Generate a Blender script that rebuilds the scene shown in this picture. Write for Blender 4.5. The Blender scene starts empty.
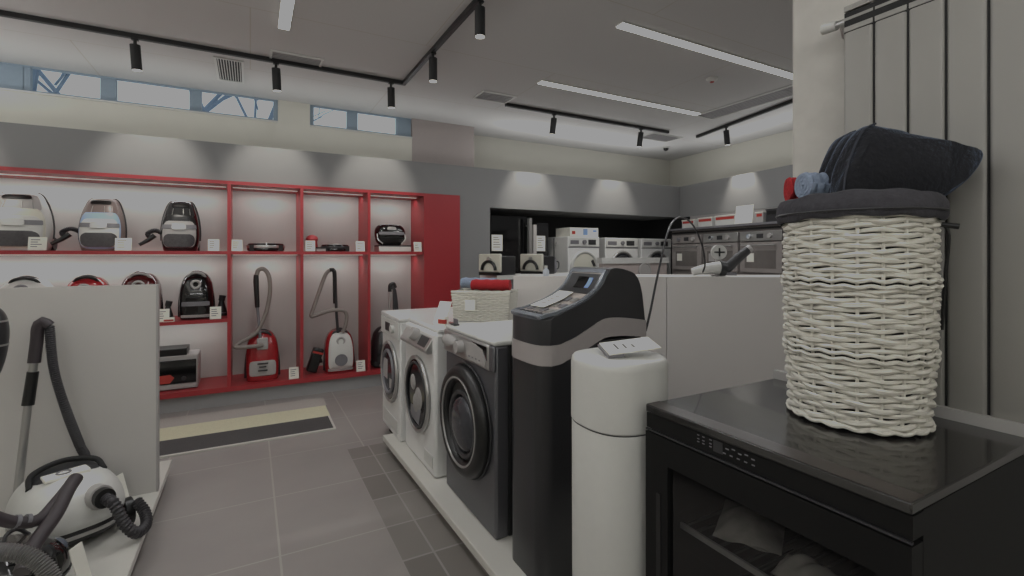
import bpy, bmesh, math, random
from mathutils import Vector, Matrix
random.seed(7)
C = bpy.context.scene.collection
PI = math.pi
# ------------------------------------------------------------------ camera numbers (metres)
F, CXP, HZ, CAMZ = 480.0, 512.0, 255.0, 1.38
YAW = math.radians(28.6)
FW = (math.sin(YAW), math.cos(YAW)); RT = (math.cos(YAW), -math.sin(YAW))
def xat(px, Y):
    u = (px - CXP) / F
    return Y * (FW[0] + RT[0]*u) / (FW[1] + RT[1]*u)

# ------------------------------------------------------------------ materials
def lin(h):
    h = h.lstrip('#'); o = []
    for i in (0, 2, 4):
        c = int(h[i:i+2], 16)/255.0
        o.append(c/12.92 if c <= .04045 else ((c+.055)/1.055)**2.4)
    return (*o, 1)
MATS = {}
def mat(name, col, rough=.5, metal=0., spec=.5, var=.06, scale=30., bump=0., emit=None, estr=0., coat=0., trans=0.):
    if name in MATS: return MATS[name]
    m = bpy.data.materials.new(name); m.use_nodes = True
    nt = m.node_tree; b = nt.nodes['Principled BSDF']
    c = lin(col)
    tc = nt.nodes.new('ShaderNodeTexCoord')
    nz = nt.nodes.new('ShaderNodeTexNoise'); nz.inputs['Scale'].default_value = scale; nz.inputs['Detail'].default_value = 4
    nt.links.new(tc.outputs['Object'], nz.inputs['Vector'])
    mx = nt.nodes.new('ShaderNodeMix'); mx.data_type = 'RGBA'
    mx.inputs[6].default_value = tuple(max(0, v*(1-var)) for v in c[:3]) + (1,)
    mx.inputs[7].default_value = tuple(min(1, v*(1+var)) for v in c[:3]) + (1,)
    nt.links.new(nz.outputs['Fac'], mx.inputs[0]); nt.links.new(mx.outputs[2], b.inputs['Base Color'])
    b.inputs['Roughness'].default_value = rough; b.inputs['Metallic'].default_value = metal
    b.inputs['Specular IOR Level'].default_value = spec
    b.inputs['Coat Weight'].default_value = coat
    b.inputs['Transmission Weight'].default_value = trans
    if bump:
        bp = nt.nodes.new('ShaderNodeBump'); bp.inputs['Strength'].default_value = bump; bp.inputs['Distance'].default_value = .004
        nt.links.new(nz.outputs['Fac'], bp.inputs['Height']); nt.links.new(bp.outputs['Normal'], b.inputs['Normal'])
    if emit:
        b.inputs['Emission Color'].default_value = lin(emit); b.inputs['Emission Strength'].default_value = estr
    MATS[name] = m; return m
def glassmat(name, tint, clear=.85, rough=.02):
    if name in MATS: return MATS[name]
    m = bpy.data.materials.new(name); m.use_nodes = True; nt = m.node_tree
    nt.nodes.remove(nt.nodes['Principled BSDF']); out = nt.nodes['Material Output']
    t = nt.nodes.new('ShaderNodeBsdfTransparent'); t.inputs[0].default_value = lin(tint)
    g = nt.nodes.new('ShaderNodeBsdfGlossy'); g.inputs['Roughness'].default_value = rough; g.inputs[0].default_value = (1,1,1,1)
    lw = nt.nodes.new('ShaderNodeLayerWeight'); lw.inputs['Blend'].default_value = .5; pw = nt.nodes.new('ShaderNodeMath'); pw.operation = 'POWER'; pw.inputs[1].default_value = 4.; nt.links.new(lw.outputs['Facing'], pw.inputs[0]); fr = nt.nodes.new('ShaderNodeMath'); fr.operation = 'MULTIPLY_ADD'; fr.inputs[1].default_value = .8; fr.inputs[2].default_value = .035; nt.links.new(pw.outputs[0], fr.inputs[0])
    mx = nt.nodes.new('ShaderNodeMixShader')
    nt.links.new(fr.outputs[0], mx.inputs[0]); nt.links.new(t.outputs[0], mx.inputs[1]); nt.links.new(g.outputs[0], mx.inputs[2])
    nt.links.new(mx.outputs[0], out.inputs['Surface'])
    MATS[name] = m; return m

white   = mat('white_enamel', '#dcdcda', .28, var=.02)
whiteP  = mat('white_plastic', '#cdcdc9', .4, var=.03)
creamP  = mat('cream_plastic', '#d2d0c2', .4, var=.03)
panelW  = mat('white_laminate', '#c6c3bf', .45, var=.02, scale=3)
platW   = mat('platform_laminate', '#cdcbc4', .4, var=.03, scale=5)
wallG   = mat('grey_wall_paint', '#949494', .85, var=.03, scale=4)
wallW   = mat('warm_white_paint', '#d2d0c6', .9, var=.02, scale=4)
pierM   = mat('pier_plaster', '#c6c3bd', .9, var=.16, scale=11, bump=.4)
red     = mat('red_lacquer', '#a23035', .4, var=.04)
redG    = mat('red_gloss', '#9c2529', .2, var=.04, coat=.6)
redC    = mat('red_terry', '#a8252a', .95, var=.25, scale=120, bump=.8)
black   = mat('black_satin', '#121212', .35, var=.1)
blackG  = mat('black_gloss', '#0b0b0c', .08, var=.1, coat=.5)
blackM  = mat('black_matte', '#161616', .7, var=.15)
dark    = mat('dark_grey_plastic', '#303032', .4, var=.08)
darkB   = mat('charcoal_body', '#29292b', .3, var=.05)
grey    = mat('mid_grey_plastic', '#77767a', .4, var=.05)
ltgrey  = mat('light_grey_plastic', '#a9a6a4', .4, var=.05)
silver  = mat('brushed_silver', '#b5b4b2', .3, metal=.75, var=.05)
graph   = mat('graphite_steel', '#66666a', .38, metal=.55, var=.04)
chrome  = mat('chrome', '#d2d6dc', .1, metal=1., var=.03)
brown   = mat('brown_grey_plastic', '#7b6d69', .35, var=.05)
blueP   = mat('light_blue_plastic', '#9cb4d2', .3, var=.04)
paper   = mat('paper_card', '#e8e6dc', .8, var=.02)
inkM    = mat('grey_ink', '#77767a', .8, var=.1)
redInk  = mat('red_print', '#b03a32', .6, var=.15, scale=60)
bluInk  = mat('blue_print', '#7f9cc4', .6, var=.1)
binM    = mat('smoked_bin', '#4b494c', .12, var=.35, scale=60, coat=.4)
wick    = mat('white_willow', '#d9d6cc', .6, var=.10, scale=60)
towelD  = mat('dark_terry', '#1a1b20', .97, var=.35, scale=90, bump=1.)
towelB  = mat('blue_grey_terry', '#8d9bb0', .97, var=.3, scale=140, bump=1.)
for m_, c_, w_ in ((towelD, '#9db4d8', .55), (towelB, '#b8c8e0', .5)):
    q_ = m_.node_tree.nodes['Principled BSDF']; q_.inputs['Sheen Weight'].default_value = w_; q_.inputs['Sheen Roughness'].default_value = .35; q_.inputs['Sheen Tint'].default_value = lin(c_)  # bluish tint puts sky highlights into the towel sheen
linerM  = mat('grey_liner_felt', '#434247', .97, var=.3, scale=80, bump=.6)
radM    = mat('radiator_enamel', '#989691', .45, var=.02, scale=3)
frameB  = mat('blue_grey_frame', '#8fa0ae', .5, var=.05)
ledM    = mat('led_diffuser', '#ffffff', .6, emit='#fffaf0', estr=6.)
ledS    = mat('shelf_led_diffuser', '#ffffff', .6, emit='#fffaee', estr=.8)
spotM   = mat('spot_lens', '#ffffff', .5, emit='#fff6e6', estr=2.5)
screenB = mat('blue_display', '#7f9ad0', .3, emit='#7f9ad0', estr=.5)
glassD  = mat('dark_door_glass', '#0c0d10', .12, var=.2, spec=.3)
glassG  = mat('grey_door_glass', '#34353a', .12, var=.4, scale=12, spec=.3)
drumM   = mat('washer_drum', '#4c4d52', .2, metal=.5, var=.25, scale=40)
bark    = mat('bare_bark', '#8296ac', .9, var=.2)
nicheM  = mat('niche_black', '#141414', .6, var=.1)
ovenM   = mat('oven_grey_glass', '#8f8986', .18, var=.15, scale=6, coat=.3)
clearG  = glassmat('clear_glass', '#f0f4f4')
coolG   = glassmat('cooler_glass', '#c4c4c4')
bagM    = mat('plastic_film', '#b5b1aa', .25, var=.4, scale=25, bump=.5)
leatherM= mat('handle_rubber', '#3b3437', .5, var=.1)
hoseM   = mat('hose_grey', '#6f6d6c', .5, var=.08)
hoseD   = mat('hose_dark', '#323033', .45, var=.08)
hoseT   = mat('hose_taupe', '#857d77', .5, var=.05)

# ------------------------------------------------------------------ mesh helpers
def B(): return bmesh.new()
def box(bm, x0, x1, y0, y1, z0, z1):
    v = [bm.verts.new(p) for p in ((x0,y0,z0),(x1,y0,z0),(x1,y1,z0),(x0,y1,z0),(x0,y0,z1),(x1,y0,z1),(x1,y1,z1),(x0,y1,z1))]
    for f in ((3,2,1,0),(4,5,6,7),(0,1,5,4),(1,2,6,5),(2,3,7,6),(3,0,4,7)): bm.faces.new([v[i] for i in f])
    return bm
def bx(*a): return box(B(), *a)
def quad(P):
    bm = B(); bm.faces.new([bm.verts.new(p) for p in P]); return bm
def prism(bm, pts, axis, a, b):
    """polygon pts in the other two axes, extruded along axis"""
    def mk(p, t):
        if axis == 'z': return (p[0], p[1], t)
        if axis == 'y': return (p[0], t, p[1])
        return (t, p[0], p[1])
    lo = [bm.verts.new(mk(p, a)) for p in pts]; hi = [bm.verts.new(mk(p, b)) for p in pts]
    n = len(pts)
    bm.faces.new(lo[::-1]); bm.faces.new(hi)
    for i in range(n): bm.faces.new((lo[i], lo[(i+1) % n], hi[(i+1) % n], hi[i]))
    return bm
def frame_of(d):
    d = d.normalized(); up = Vector((0,0,1)) if abs(d.z) < .95 else Vector((1,0,0))
    u = d.cross(up).normalized(); return u, u.cross(d).normalized()
def tube(bm, pts, r, n=10, caps=True, closed=False):
    pts = [Vector(p) for p in pts]; N = len(pts)
    rad = r if isinstance(r, (list, tuple)) else [r]*N
    rings = []; u = None
    for i, p in enumerate(pts):
        if closed: d = pts[(i+1) % N] - pts[i-1]
        else: d = pts[min(i+1, N-1)] - pts[max(i-1, 0)]
        if d.length < 1e-9: d = Vector((0,0,1))
        d.normalize()
        if u is None: u, _ = frame_of(d)
        else:
            u = (u - d*u.dot(d))
            if u.length < 1e-6: u, _ = frame_of(d)
            u.normalize()
        w = d.cross(u)
        rings.append([bm.verts.new(p + (u*math.cos(2*PI*k/n) + w*math.sin(2*PI*k/n))*rad[i]) for k in range(n)])
    for i in range(N if closed else N-1):
        a, b = rings[i], rings[(i+1) % N]
        for k in range(n): bm.faces.new((a[k], a[(k+1) % n], b[(k+1) % n], b[k]))
    if caps and not closed: bm.faces.new(rings[0][::-1]); bm.faces.new(rings[-1])
    return bm
def cyl(bm, p0, p1, r0, r1=None, n=24): return tube(bm, [p0, p1], [r0, r0 if r1 is None else r1], n)
def spline(P, step=.01):
    P = [Vector(p) for p in P]; Q = [P[0]*2 - P[1]] + P + [P[-1]*2 - P[-2]]; out = []
    for i in range(1, len(Q)-2):
        a, b, c, d = Q[i-1:i+3]; n = max(2, int((c-b).length/step))
        for k in range(n):
            t = k/n
            out.append(.5*((2*b) + (c-a)*t + (2*a-5*b+4*c-d)*t*t + (3*b-a-3*c+d)*t**3))
    out.append(P[-1]); return out
def ribbed(bm, P, r, pitch=.008, n=12):
    pts = spline(P, pitch/2); return tube(bm, pts, [r if i % 2 else r*.80 for i in range(len(pts))], n)
def lathe(bm, prof, n=32, c=(0,0), cap=True):
    rings = [[bm.verts.new((c[0]+r*math.cos(2*PI*k/n), c[1]+r*math.sin(2*PI*k/n), z)) for k in range(n)] for r, z in prof]
    for a, b in zip(rings, rings[1:]):
        for k in range(n): bm.faces.new((a[k], a[(k+1) % n], b[(k+1) % n], b[k]))
    if cap: bm.faces.new(rings[0][::-1]); bm.faces.new(rings[-1])
    return bm
def sp(v, e): return math.copysign(abs(v)**e, v)
def sec_at(S, z):
    """S: list of (z, cx, cy, rx, ry, n)"""
    if z <= S[0][0]: return S[0]
    for a, b in zip(S, S[1:]):
        if z <= b[0]:
            t = (z-a[0])/(b[0]-a[0]) if b[0] > a[0] else 0
            return tuple(a[i]+(b[i]-a[i])*t for i in range(6))
    return S[-1]
def spt(s, ang, off=0):
    e = 2/s[5]
    return Vector((s[1]+(s[3]+off)*sp(math.cos(ang), e), s[2]+(s[4]+off)*sp(math.sin(ang), e), s[0]))
def loft(bm, S, n=36):
    rings = [[bm.verts.new(spt(s, 2*PI*k/n)) for k in range(n)] for s in S]
    for a, b in zip(rings, rings[1:]):
        for k in range(n): bm.faces.new((a[k], a[(k+1) % n], b[(k+1) % n], b[k]))
    bm.faces.new(rings[0][::-1]); bm.faces.new(rings[-1]); return bm
def smoothS(S, m=5):
    out = []
    P = [S[0]] + list(S) + [S[-1]]
    for i in range(1, len(P)-2):
        a, b, c, d = P[i-1:i+3]
        for k in range(m):
            t = k/m
            q = [.5*((2*b[j])+(c[j]-a[j])*t+(2*a[j]-5*b[j]+4*c[j]-d[j])*t*t+(3*b[j]-a[j]-3*c[j]+d[j])*t**3) for j in range(6)]
            q[3] = max(q[3], .004); q[4] = max(q[4], .004); q[5] = max(1.8, q[5]); out.append(tuple(q))
    out.append(S[-1]); return out
def patch(bm, S, ang, half, z0, z1, off=.004, p=4, na=16, nz=16):
    """a plate lying on the loft surface; rounded outline of exponent p"""
    g = []
    for j in range(nz+1):
        v = j/nz; w = 2*v-1
        hh = half*max(.02, (1-abs(w)**p))**(1/p)
        s = sec_at(S, z0+(z1-z0)*v); s = (z0+(z1-z0)*v,)+tuple(s[1:])
        edge = .0 if 0 < j < nz else 1
        row = []
        for i in range(na+1):
            a = ang+hh*(2*i/na-1)
            o = off if (0 < i < na and not edge) else -.004
            row.append(bm.verts.new(spt(s, a, o)))
        g.append(row)
    for j in range(nz):
        for i in range(na): bm.faces.new((g[j][i], g[j][i+1], g[j+1][i+1], g[j+1][i]))
    return bm
def obj(name, bm, m, parent=None, bevel=0., seg=2, smooth=.7, loc=None):
    bmesh.ops.recalc_face_normals(bm, faces=bm.faces)
    me = bpy.data.meshes.new(name); bm.to_mesh(me); bm.free()
    o = bpy.data.objects.new(name, me); C.objects.link(o)
    me.materials.append(m)
    if smooth:
        for p in me.polygons: p.use_smooth = True
        me.set_sharp_from_angle(angle=smooth)
    if bevel:
        b = o.modifiers.new('bevel', 'BEVEL'); b.width = bevel; b.segments = seg; b.limit_method = 'ANGLE'; b.angle_limit = .6
    if parent: o.parent = parent
    if loc: o.location = loc
    return o
def tag(o, label, cat, group=None, kind=None):
    o['label'] = label; o['category'] = cat
    if group: o['group'] = group
    if kind: o['kind'] = kind
    return o
def thing(name, label, cat, loc=(0,0,0), rz=0, group=None, rot=None):
    o = bpy.data.objects.new(name, None); C.objects.link(o); o.empty_display_size = .1
    o.location = loc; o.rotation_euler = rot if rot else (0, 0, rz)
    return tag(o, label, cat, group)
def struct(name, bm, m, **k):
    o = obj(name, bm, m, **k); o['kind'] = 'structure'; return o
def dup(root, loc, label, rz=None, group=None):
    r = root.copy(); C.objects.link(r); r.location = loc; r['label'] = label
    if rz is not None: r.rotation_euler = (0, 0, rz)
    if group: r['group'] = group
    for ch in list(root.children):
        c = ch.copy(); C.objects.link(c); c.parent = r
        for g in list(ch.children):
            d = g.copy(); C.objects.link(d); d.parent = c
    return r
def area(name, loc, rot, sx, sy, power, col=(1,.985,.96), spread=PI):
    l = bpy.data.lights.new(name, 'AREA'); l.shape = 'RECTANGLE'; l.size = sx; l.size_y = sy; l.energy = power; l.color = col; l.spread = spread
    o = bpy.data.objects.new(name, l); C.objects.link(o); o.location = loc; o.rotation_euler = rot; return o
def spot(name, loc, to, power, ang=60, blend=.6, r=.03, col=(1,.95,.86)):
    l = bpy.data.lights.new(name, 'SPOT'); l.energy = power; l.spot_size = math.radians(ang); l.spot_blend = blend; l.shadow_soft_size = r; l.color = col
    o = bpy.data.objects.new(name, l); C.objects.link(o); o.location = loc
    o.rotation_euler = (Vector(to)-Vector(loc)).to_track_quat('-Z', 'Y').to_euler(); return o

CEIL = 3.01
# ================================================================== SETTING
def floor_surface():
    m = bpy.data.materials.new('grey_floor_tiles'); m.use_nodes = True; nt = m.node_tree; b = nt.nodes['Principled BSDF']
    N = nt.nodes.new; L = nt.links.new
    tc = N('ShaderNodeTexCoord'); sx = N('ShaderNodeSeparateXYZ'); L(tc.outputs['Object'], sx.inputs[0])
    def mth(op, a, b_=None, c=None):
        n = N('ShaderNodeMath'); n.operation = op
        for i, v in enumerate((a, b_, c)):
            if v is None: continue
            if isinstance(v, (int, float)): n.inputs[i].default_value = v
            else: L(v, n.inputs[i])
        return n.outputs[0]
    def mix(f, a, b_):
        n = N('ShaderNodeMix'); n.data_type = 'RGBA'
        for s, v in ((0, f), (6, a), (7, b_)):
            if isinstance(v, (int, float)): n.inputs[s].default_value = v
            elif isinstance(v, tuple): n.inputs[s].default_value = v
            else: L(v, n.inputs[s])
        return n.outputs[2]
    def grout(co, off, size, w):
        f = mth('FRACT', mth('DIVIDE', mth('SUBTRACT', co, off), size))
        d = mth('MINIMUM', f, mth('SUBTRACT', 1., f))
        return mth('LESS_THAN', d, w/size)
    X, Y = sx.outputs[0], sx.outputs[1]
    g = mth('MAXIMUM', grout(X, .12, .6, .005), grout(Y, 2.44, .61, .004))
    nz = N('ShaderNodeTexNoise'); nz.inputs['Scale'].default_value = 2.2; nz.inputs['Detail'].default_value = 6; L(tc.outputs['Object'], nz.inputs['Vector'])
    nz2 = N('ShaderNodeTexNoise'); nz2.inputs['Scale'].default_value = 40; nz2.inputs['Detail'].default_value = 3; L(tc.outputs['Object'], nz2.inputs['Vector'])
    base = mix(nz.outputs['Fac'], lin('#8c8582'), lin('#a29d97'))
    base = mix(mth('MULTIPLY', nz2.outputs['Fac'], .35), base, lin('#989494'))
    # darker border of small tiles along the platform
    zone = mth('MULTIPLY', mth('GREATER_THAN', X, .6), mth('LESS_THAN', Y, 3.55)); zone = mth('MULTIPLY', zone, mth('LESS_THAN', X, .9))
    sg = mth('MAXIMUM', grout(X, .6, .15, .005), grout(Y, 2.44, .305, .006))
    cell = N('ShaderNodeTexWhiteNoise'); cell.noise_dimensions = '2D'
    cv = N('ShaderNodeCombineXYZ'); L(mth('FLOOR', mth('DIVIDE', mth('SUBTRACT', X, .6), .15)), cv.inputs[0]); L(mth('FLOOR', mth('DIVIDE', mth('SUBTRACT', Y, 2.44), .305)), cv.inputs[1])
    L(cv.outputs[0], cell.inputs['Vector'])
    dk = mix(cell.outputs['Value'], lin('#75706b'), lin('#8a8580')); dk = mix(sg, dk, lin('#989390'))
    base = mix(g, base, lin('#aaa6a0')); base = mix(zone, base, dk)
    L(base, b.inputs['Base Color']); b.inputs['Roughness'].default_value = .38
    return m
struct('floor', bx(-3.2, 6.8, -2.2, 6.4, -.08, 0), floor_surface())
def ceil_mat():
    m = mat('ceiling_paint', '#c9c8c6', .95, var=.015, scale=3); nt = m.node_tree; b = nt.nodes['Principled BSDF']
    tc = nt.nodes['Texture Coordinate']; bk = nt.nodes.new('ShaderNodeTexBrick')
    bk.offset = .5; bk.inputs['Scale'].default_value = 1; bk.inputs['Brick Width'].default_value = 2.4; bk.inputs['Row Height'].default_value = 1.2
    bk.inputs['Mortar Size'].default_value = .004; bk.inputs['Color1'].default_value = bk.inputs['Color2'].default_value = lin('#c9c8c6'); bk.inputs['Mortar'].default_value = lin('#bdb9b0')
    nt.links.new(tc.outputs['Object'], bk.inputs['Vector']); nt.links.new(bk.outputs['Color'], b.inputs['Base Color'])
    return m
struct('ceiling', prism(B(), [(-3.2,-2.2), (6.8,-2.2), (6.8,6.2), (2.3,6.2), (2.3,5.70), (-3.2,5.70)], 'z', CEIL, CEIL+.1), ceil_mat())
# upper north wall, window section (Y 5.6) and set-back section (Y 5.97)
WZ = 2.78
wn = B()
box(wn, -3.2, xat(412, 5.6), 5.6, 5.75, 0, WZ)
x1, x2, x3 = xat(278, 5.6), xat(310, 5.6), xat(412, 5.6)
box(wn, x1, x2, 5.6, 5.75, WZ, CEIL)
struct('wall_north', wn, wallW)
struct('wall_pier_north', bx(x3, 2.5, 5.595, 5.97, 0, CEIL), mat('pier_shade', '#a89f9c', .9, var=.02))  # darker pinkish tone paints in the shade on this pier
struct('wall_north_setback', bx(2.5, 6.5, 5.97, 6.1, 0, CEIL), wallW)
struct('wall_east', prism(B(), [(6.37, 6.1), (5.95, .4), (5.85,-2.0), (6.6,-2.0), (6.6, 6.1)], 'z', 0, CEIL), wallW)
struct('wall_west', bx(-3.1, -3.0, -2.0, 5.75, 0, CEIL), wallW)
struct('wall_south', bx(-3.1, 6.6, -2.1, -2.0, 0, CEIL), wallW)
struct('wall_pier', bx(1.625, 1.95, -2.0, .985, 0, CEIL), pierM, bevel=.012)
# bulkheads with a ledge on top
bulk = mat('bulkhead_paint', '#888888', .85, var=.02, scale=4)
struct('trim_1', bx(-3.0, 2.1, 5.1, 5.6, 2.06, 2.40), bulk)
struct('wall_north_pillar', bx(2.1, 2.485, 5.1, 5.97, 0, 2.40), bulk)
struct('trim_2', bx(2.485, 5.7, 5.1, 5.97, 1.94, 2.40), bulk)
struct('trim_3', prism(B(), [(5.64, 5.1), (5.0, .75), (4.72, -1.2), (6.0, -1.2), (6.4, 5.97), (5.7, 5.97)], 'z', 1.94, 2.40), bulk)
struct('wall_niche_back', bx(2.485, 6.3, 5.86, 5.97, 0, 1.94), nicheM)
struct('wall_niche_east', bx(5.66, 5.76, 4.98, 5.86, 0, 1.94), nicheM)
# windows
def window(name, xa, xb, mullions, wide=()):
    fr = B()
    box(fr, xa, xb, 5.60, 5.66, WZ, WZ+.015); box(fr, xa, xb, 5.62, 5.66, CEIL-.012, CEIL)
    for m_, w in mullions: box(fr, m_-w/2, m_+w/2, 5.63, 5.69, WZ+.015, CEIL-.012)
    f = struct(name, fr, frameB)
    p = obj('window_pane', quad([(xa,5.67,WZ+.015),(xb,5.67,WZ+.015),(xb,5.67,CEIL-.012),(xa,5.67,CEIL-.012)]), clearG, f)
    s = obj('window_sill', bx(xa, xb, 5.585, 5.60, WZ-.012, WZ+.003), whiteP, f)
    return f
window('window_1', -3.0, x1, [(xat(9, 5.66), .20), (xat(28, 5.66), .045), (xat(109, 5.66), .11), (xat(196, 5.66), .10), (x1-.02, .04)])
window('window_2', x2, x3, [(x2+.02, .04), (xat(352, 5.66), .11), (xat(402, 5.66), .14), (x3-.02, .03)])

# bare trees outside
def tree(name, label, x, y, h, seed):
    rnd = random.Random(seed); bm = B()
    def br(p, d, L, r, k):
        q = p + d*L; mid = p + d*L*.5 + Vector((rnd.uniform(-.06,.06), 0, rnd.uniform(-.03,.05)))*L
        tube(bm, [p, mid, q], [r, r*.85, r*.65], 6)
        if k == 0: return
        for _ in range(3 if k > 1 else 2):
            nd = (d + Vector((rnd.uniform(-.9,.9), rnd.uniform(-.3,.3), rnd.uniform(-.3,.6)))).normalized()
            br(p + d*L*rnd.uniform(.55, 1.), nd, L*rnd.uniform(.55,.8), r*.55, k-1)
    br(Vector((x, y, 0)), Vector((.05, 0, 1)), h, .07, 4)
    return tag(obj(name, bm, bark), label, 'tree', 'bare trees outside the high windows')
tree('bare_tree', 'bare leafless tree seen through the left part of the high window', -2.9, 7.4, 2.3, 3)
tree('bare_tree', 'bare leafless tree seen through the middle of the long high window', -1.4, 9.3, 3.5, 11)
tree('bare_tree', 'bare leafless tree seen near the right end of the long high window', -.2, 7.6, 2.5, 21)

# ================================================================== VACUUM SHELVING
SY0, SY1 = 5.07, 5.58
PX = [-.17, .44, 1.08, 1.668]
sh = thing('display_shelving', 'long red and white back-lit wall shelving holding the vacuum cleaners', 'shelf', (0,0,0))
backM = mat('shelf_back_white', '#b9b8b4', .6, var=.02)
obj('back_panel', bx(-3.0, 1.668, 5.56, 5.59, .18, 2.04), backM, sh)
obj('top_board', bx(-3.0, 2.09, SY0, SY1, 2.025, 2.055), red, sh)
obj('base_board', bx(-3.0, 2.09, SY0, SY1, .135, .18), red, sh)
obj('plinth', bx(-3.0, 2.09, SY0+.05, SY1, 0, .135), mat('plinth_grey', '#9d9d9d', .5, var=.03), sh)
for p in PX: 
    if p < 1.6: obj('upright', bx(p-.014, p+.014, SY0, SY1, .18, 2.025), red, sh)
obj('end_panel', bx(1.668, 2.09, SY0, SY1, .18, 2.025), red, sh)
SHZ, SHM = 1.415, .80
LIFT = .0015
obj('shelf_board', bx(-3.0, -.184, SY0, SY1, SHZ-.03, SHZ), red, sh)
for a, b in zip(PX, PX[1:]): obj('shelf_board', bx(a+.014, b-.014, SY0, SY1, SHZ-.03, SHZ), red, sh)
obj('shelf_board', bx(-3.0, -.184, SY0, SY1, SHM-.03, SHM), red, sh)
bays = [(-3.0, -.184)] + [(a+.014, b-.014) for a, b in zip(PX, PX[1:])]
sideM = mat('bay_liner', '#c2c0bc', .55, var=.02)
for a, b in bays[1:]:
    for zt in (2.025, SHZ-.03): obj('light_strip', bx(a+.01, b-.01, SY0+.20, SY0+.212, zt-.008, zt-.001), ledS, sh)
for zt in (2.025, SHZ-.03, SHM-.03): obj('light_strip', bx(-3.0, -.2, SY0+.20, SY0+.212, zt-.008, zt-.001), ledS, sh)
for a, b in bays:
    for zt, pw in ((2.022, 1.), (SHZ-.033, 1.)) + (((SHM-.033, .8),) if a < -1 else ()):
        area('shelf_lamp', ((a+b)/2, 5.36, zt-.015), (math.radians(14), 0, 0), (b-a)-.03, .03, 4.6*(b-a)*pw, (1, 1, .985))

# ---- price cards
def card(label, x, y, z, w=.085, h=.09, rz=0, group='price cards on the vacuum shelves', lines=4):
    t = thing('price_card', label, 'price card', (x, y, z+LIFT), rz, group)
    c = B(); prism(c, [(-.0, 0), (.004, 0), (.022, h), (.018, h)], 'x', -w/2, w/2); obj('card', c, paper, t)
    ft = B(); box(ft, -w/2, w/2, 0, .05, 0, .003); obj('foot', ft, clearG, t)
    ln = B()
    for i in range(lines):
        zz = h*(.8-.17*i); yy = .018*zz/h-.0015; L = w*(.3 if i % 2 else .36)
        box(ln, -w*.36, -w*.36+L*1.9*random.uniform(.6, 1), yy, yy+.002, zz-.004, zz+.002)
    obj('print', ln, inkM, t)
    return t
YC = 5.085
for px, z, y, lab in [(37, SHZ, YC, 'price card overlapping the white bagless vacuum on the top shelf'), (123, SHZ, YC, 'price card at the foot of the blue and grey vacuum'), (213.5, SHZ, YC, 'price card beside the black bagless vacuum on the top shelf'),
    (237, SHZ, YC, 'price card left of the silver-edged robot vacuum'), (310.5, SHZ, YC, 'price card in front of the small red dome'), (360.5, SHZ, YC, 'price card right of the flat black robot vacuum'),
    (418, SHZ, YC, 'price card beside the upright black round robot vacuum'), (215.5, SHM, YC, 'price card in front of the all-black bagged vacuum'), (163, SHM, YC, 'price card half behind the white partition on the lower shelf'),
    (294, .18, YC, 'price card beside the all-red vacuum with looping hose'), (361, .18, YC, 'price card right of the red and white vacuum')]:
    card(lab, xat(px, y), y, z, w=.11 if z == SHZ and px < 130 else .088, h=.105 if z == SHZ else .11)

# ---- bagless vacuums standing on end (front faces -Y)
def bagless(label, x, y, z, W, H, bodyM, trimM, topM, hose, rz=0):
    t = thing('bagless_vacuum', label, 'vacuum cleaner', (x, y, z+LIFT), rz)
    S = smoothS([(0,0,.0,W*.40,.11,3.2), (.02*H,0,0,W*.44,.12,3.2), (.2*H,0,0,W*.495,.125,2.9), (.42*H,0,.008,W*.5,.13,2.8), (.65*H,0,.022,W*.455,.12,2.7), (.84*H,0,.036,W*.375,.10,2.7), (.94*H,0,.044,W*.31,.078,2.6), (.985*H,0,.048,W*.23,.055,2.5), (H,0,.048,W*.14,.035,2.4)])
    obj('body', loft(B(), S), bodyM, t)
    f = -PI/2
    obj('front_shell', patch(B(), S, f, 1.05, .015*H, .74*H, .008, 3.2), trimM, t)
    bn = obj('dust_bin', patch(B(), S, f, .86, .04*H, .60*H, .016, 3.2), whiteP if bodyM is not blackG else ltgrey, t)
    obj('dirt_chamber', patch(B(), S, f, .74, .055*H, .34*H, .021, 2.4), binM, bn)
    bd = obj('latch_band', patch(B(), S, f, .88, .42*H, .51*H, .021, 8), grey, t)
    obj('latch_button', patch(B(), S, f, .22, .40*H, .53*H, .03, 3), silver, bd)
    obj('top_cover', patch(B(), S, f, 1.0, .66*H, .955*H, .006, 5), topM, t)
    st = B()
    for a in (-.3, .12, .5): patch(st, S, f+a, .02, .68*H, .84*H, .011, 8, 3, 8)
    obj('stripe', st, silver, t)
    obj('handle', patch(B(), S, f, .55, .86*H, .935*H, .016, 4), black, t)
    rim = B(); pts = []
    for k in range(25):
        zz = H*(.2+.78*math.sin(PI*min(1, k/12)*.5)) if k <= 12 else H*(.2+.78*math.sin(PI*(24-k)/24))
        s = sec_at(S, zz); s = (zz,)+tuple(s[1:]); pts.append(spt(s, 0 if k <= 12 else PI, .003))
    tube(rim, pts, .007, 8); obj('edge_seal', rim, dark, t)
    for sx in (-1, 1):
        w = B(); cyl(w, (sx*W*.40, .09, .055), (sx*W*.47, .09, .055), .055, n=24); obj('wheel', w, black, t)
    if hose:
        h = B(); ribbed(h, [(-W*.40, -.0, .14), (-W*.62, -.05, .18), (-W*.8, -.07, .15), (-W*.72, -.09, .11)], .020, .008); hs = obj('hose', h, hoseD, t)
        g = B(); tube(g, [(-W*.62, -.10, .135), (-W*.78, -.11, .09), (-W*.98, -.12, .05)], [.022, .018, .014], 10); obj('hose_grip', g, black, hs)
    return t
bagless('large white bagless vacuum at the far left of the top shelf', xat(20, 5.27), 5.27, SHZ, .40, .475, whiteP, creamP, ltgrey, False)
bagless('grey-brown bagless vacuum with a light blue front, middle of the top shelf', xat(103, 5.27), 5.27, SHZ, .305, .455, brown, blueP, brown, True)
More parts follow.
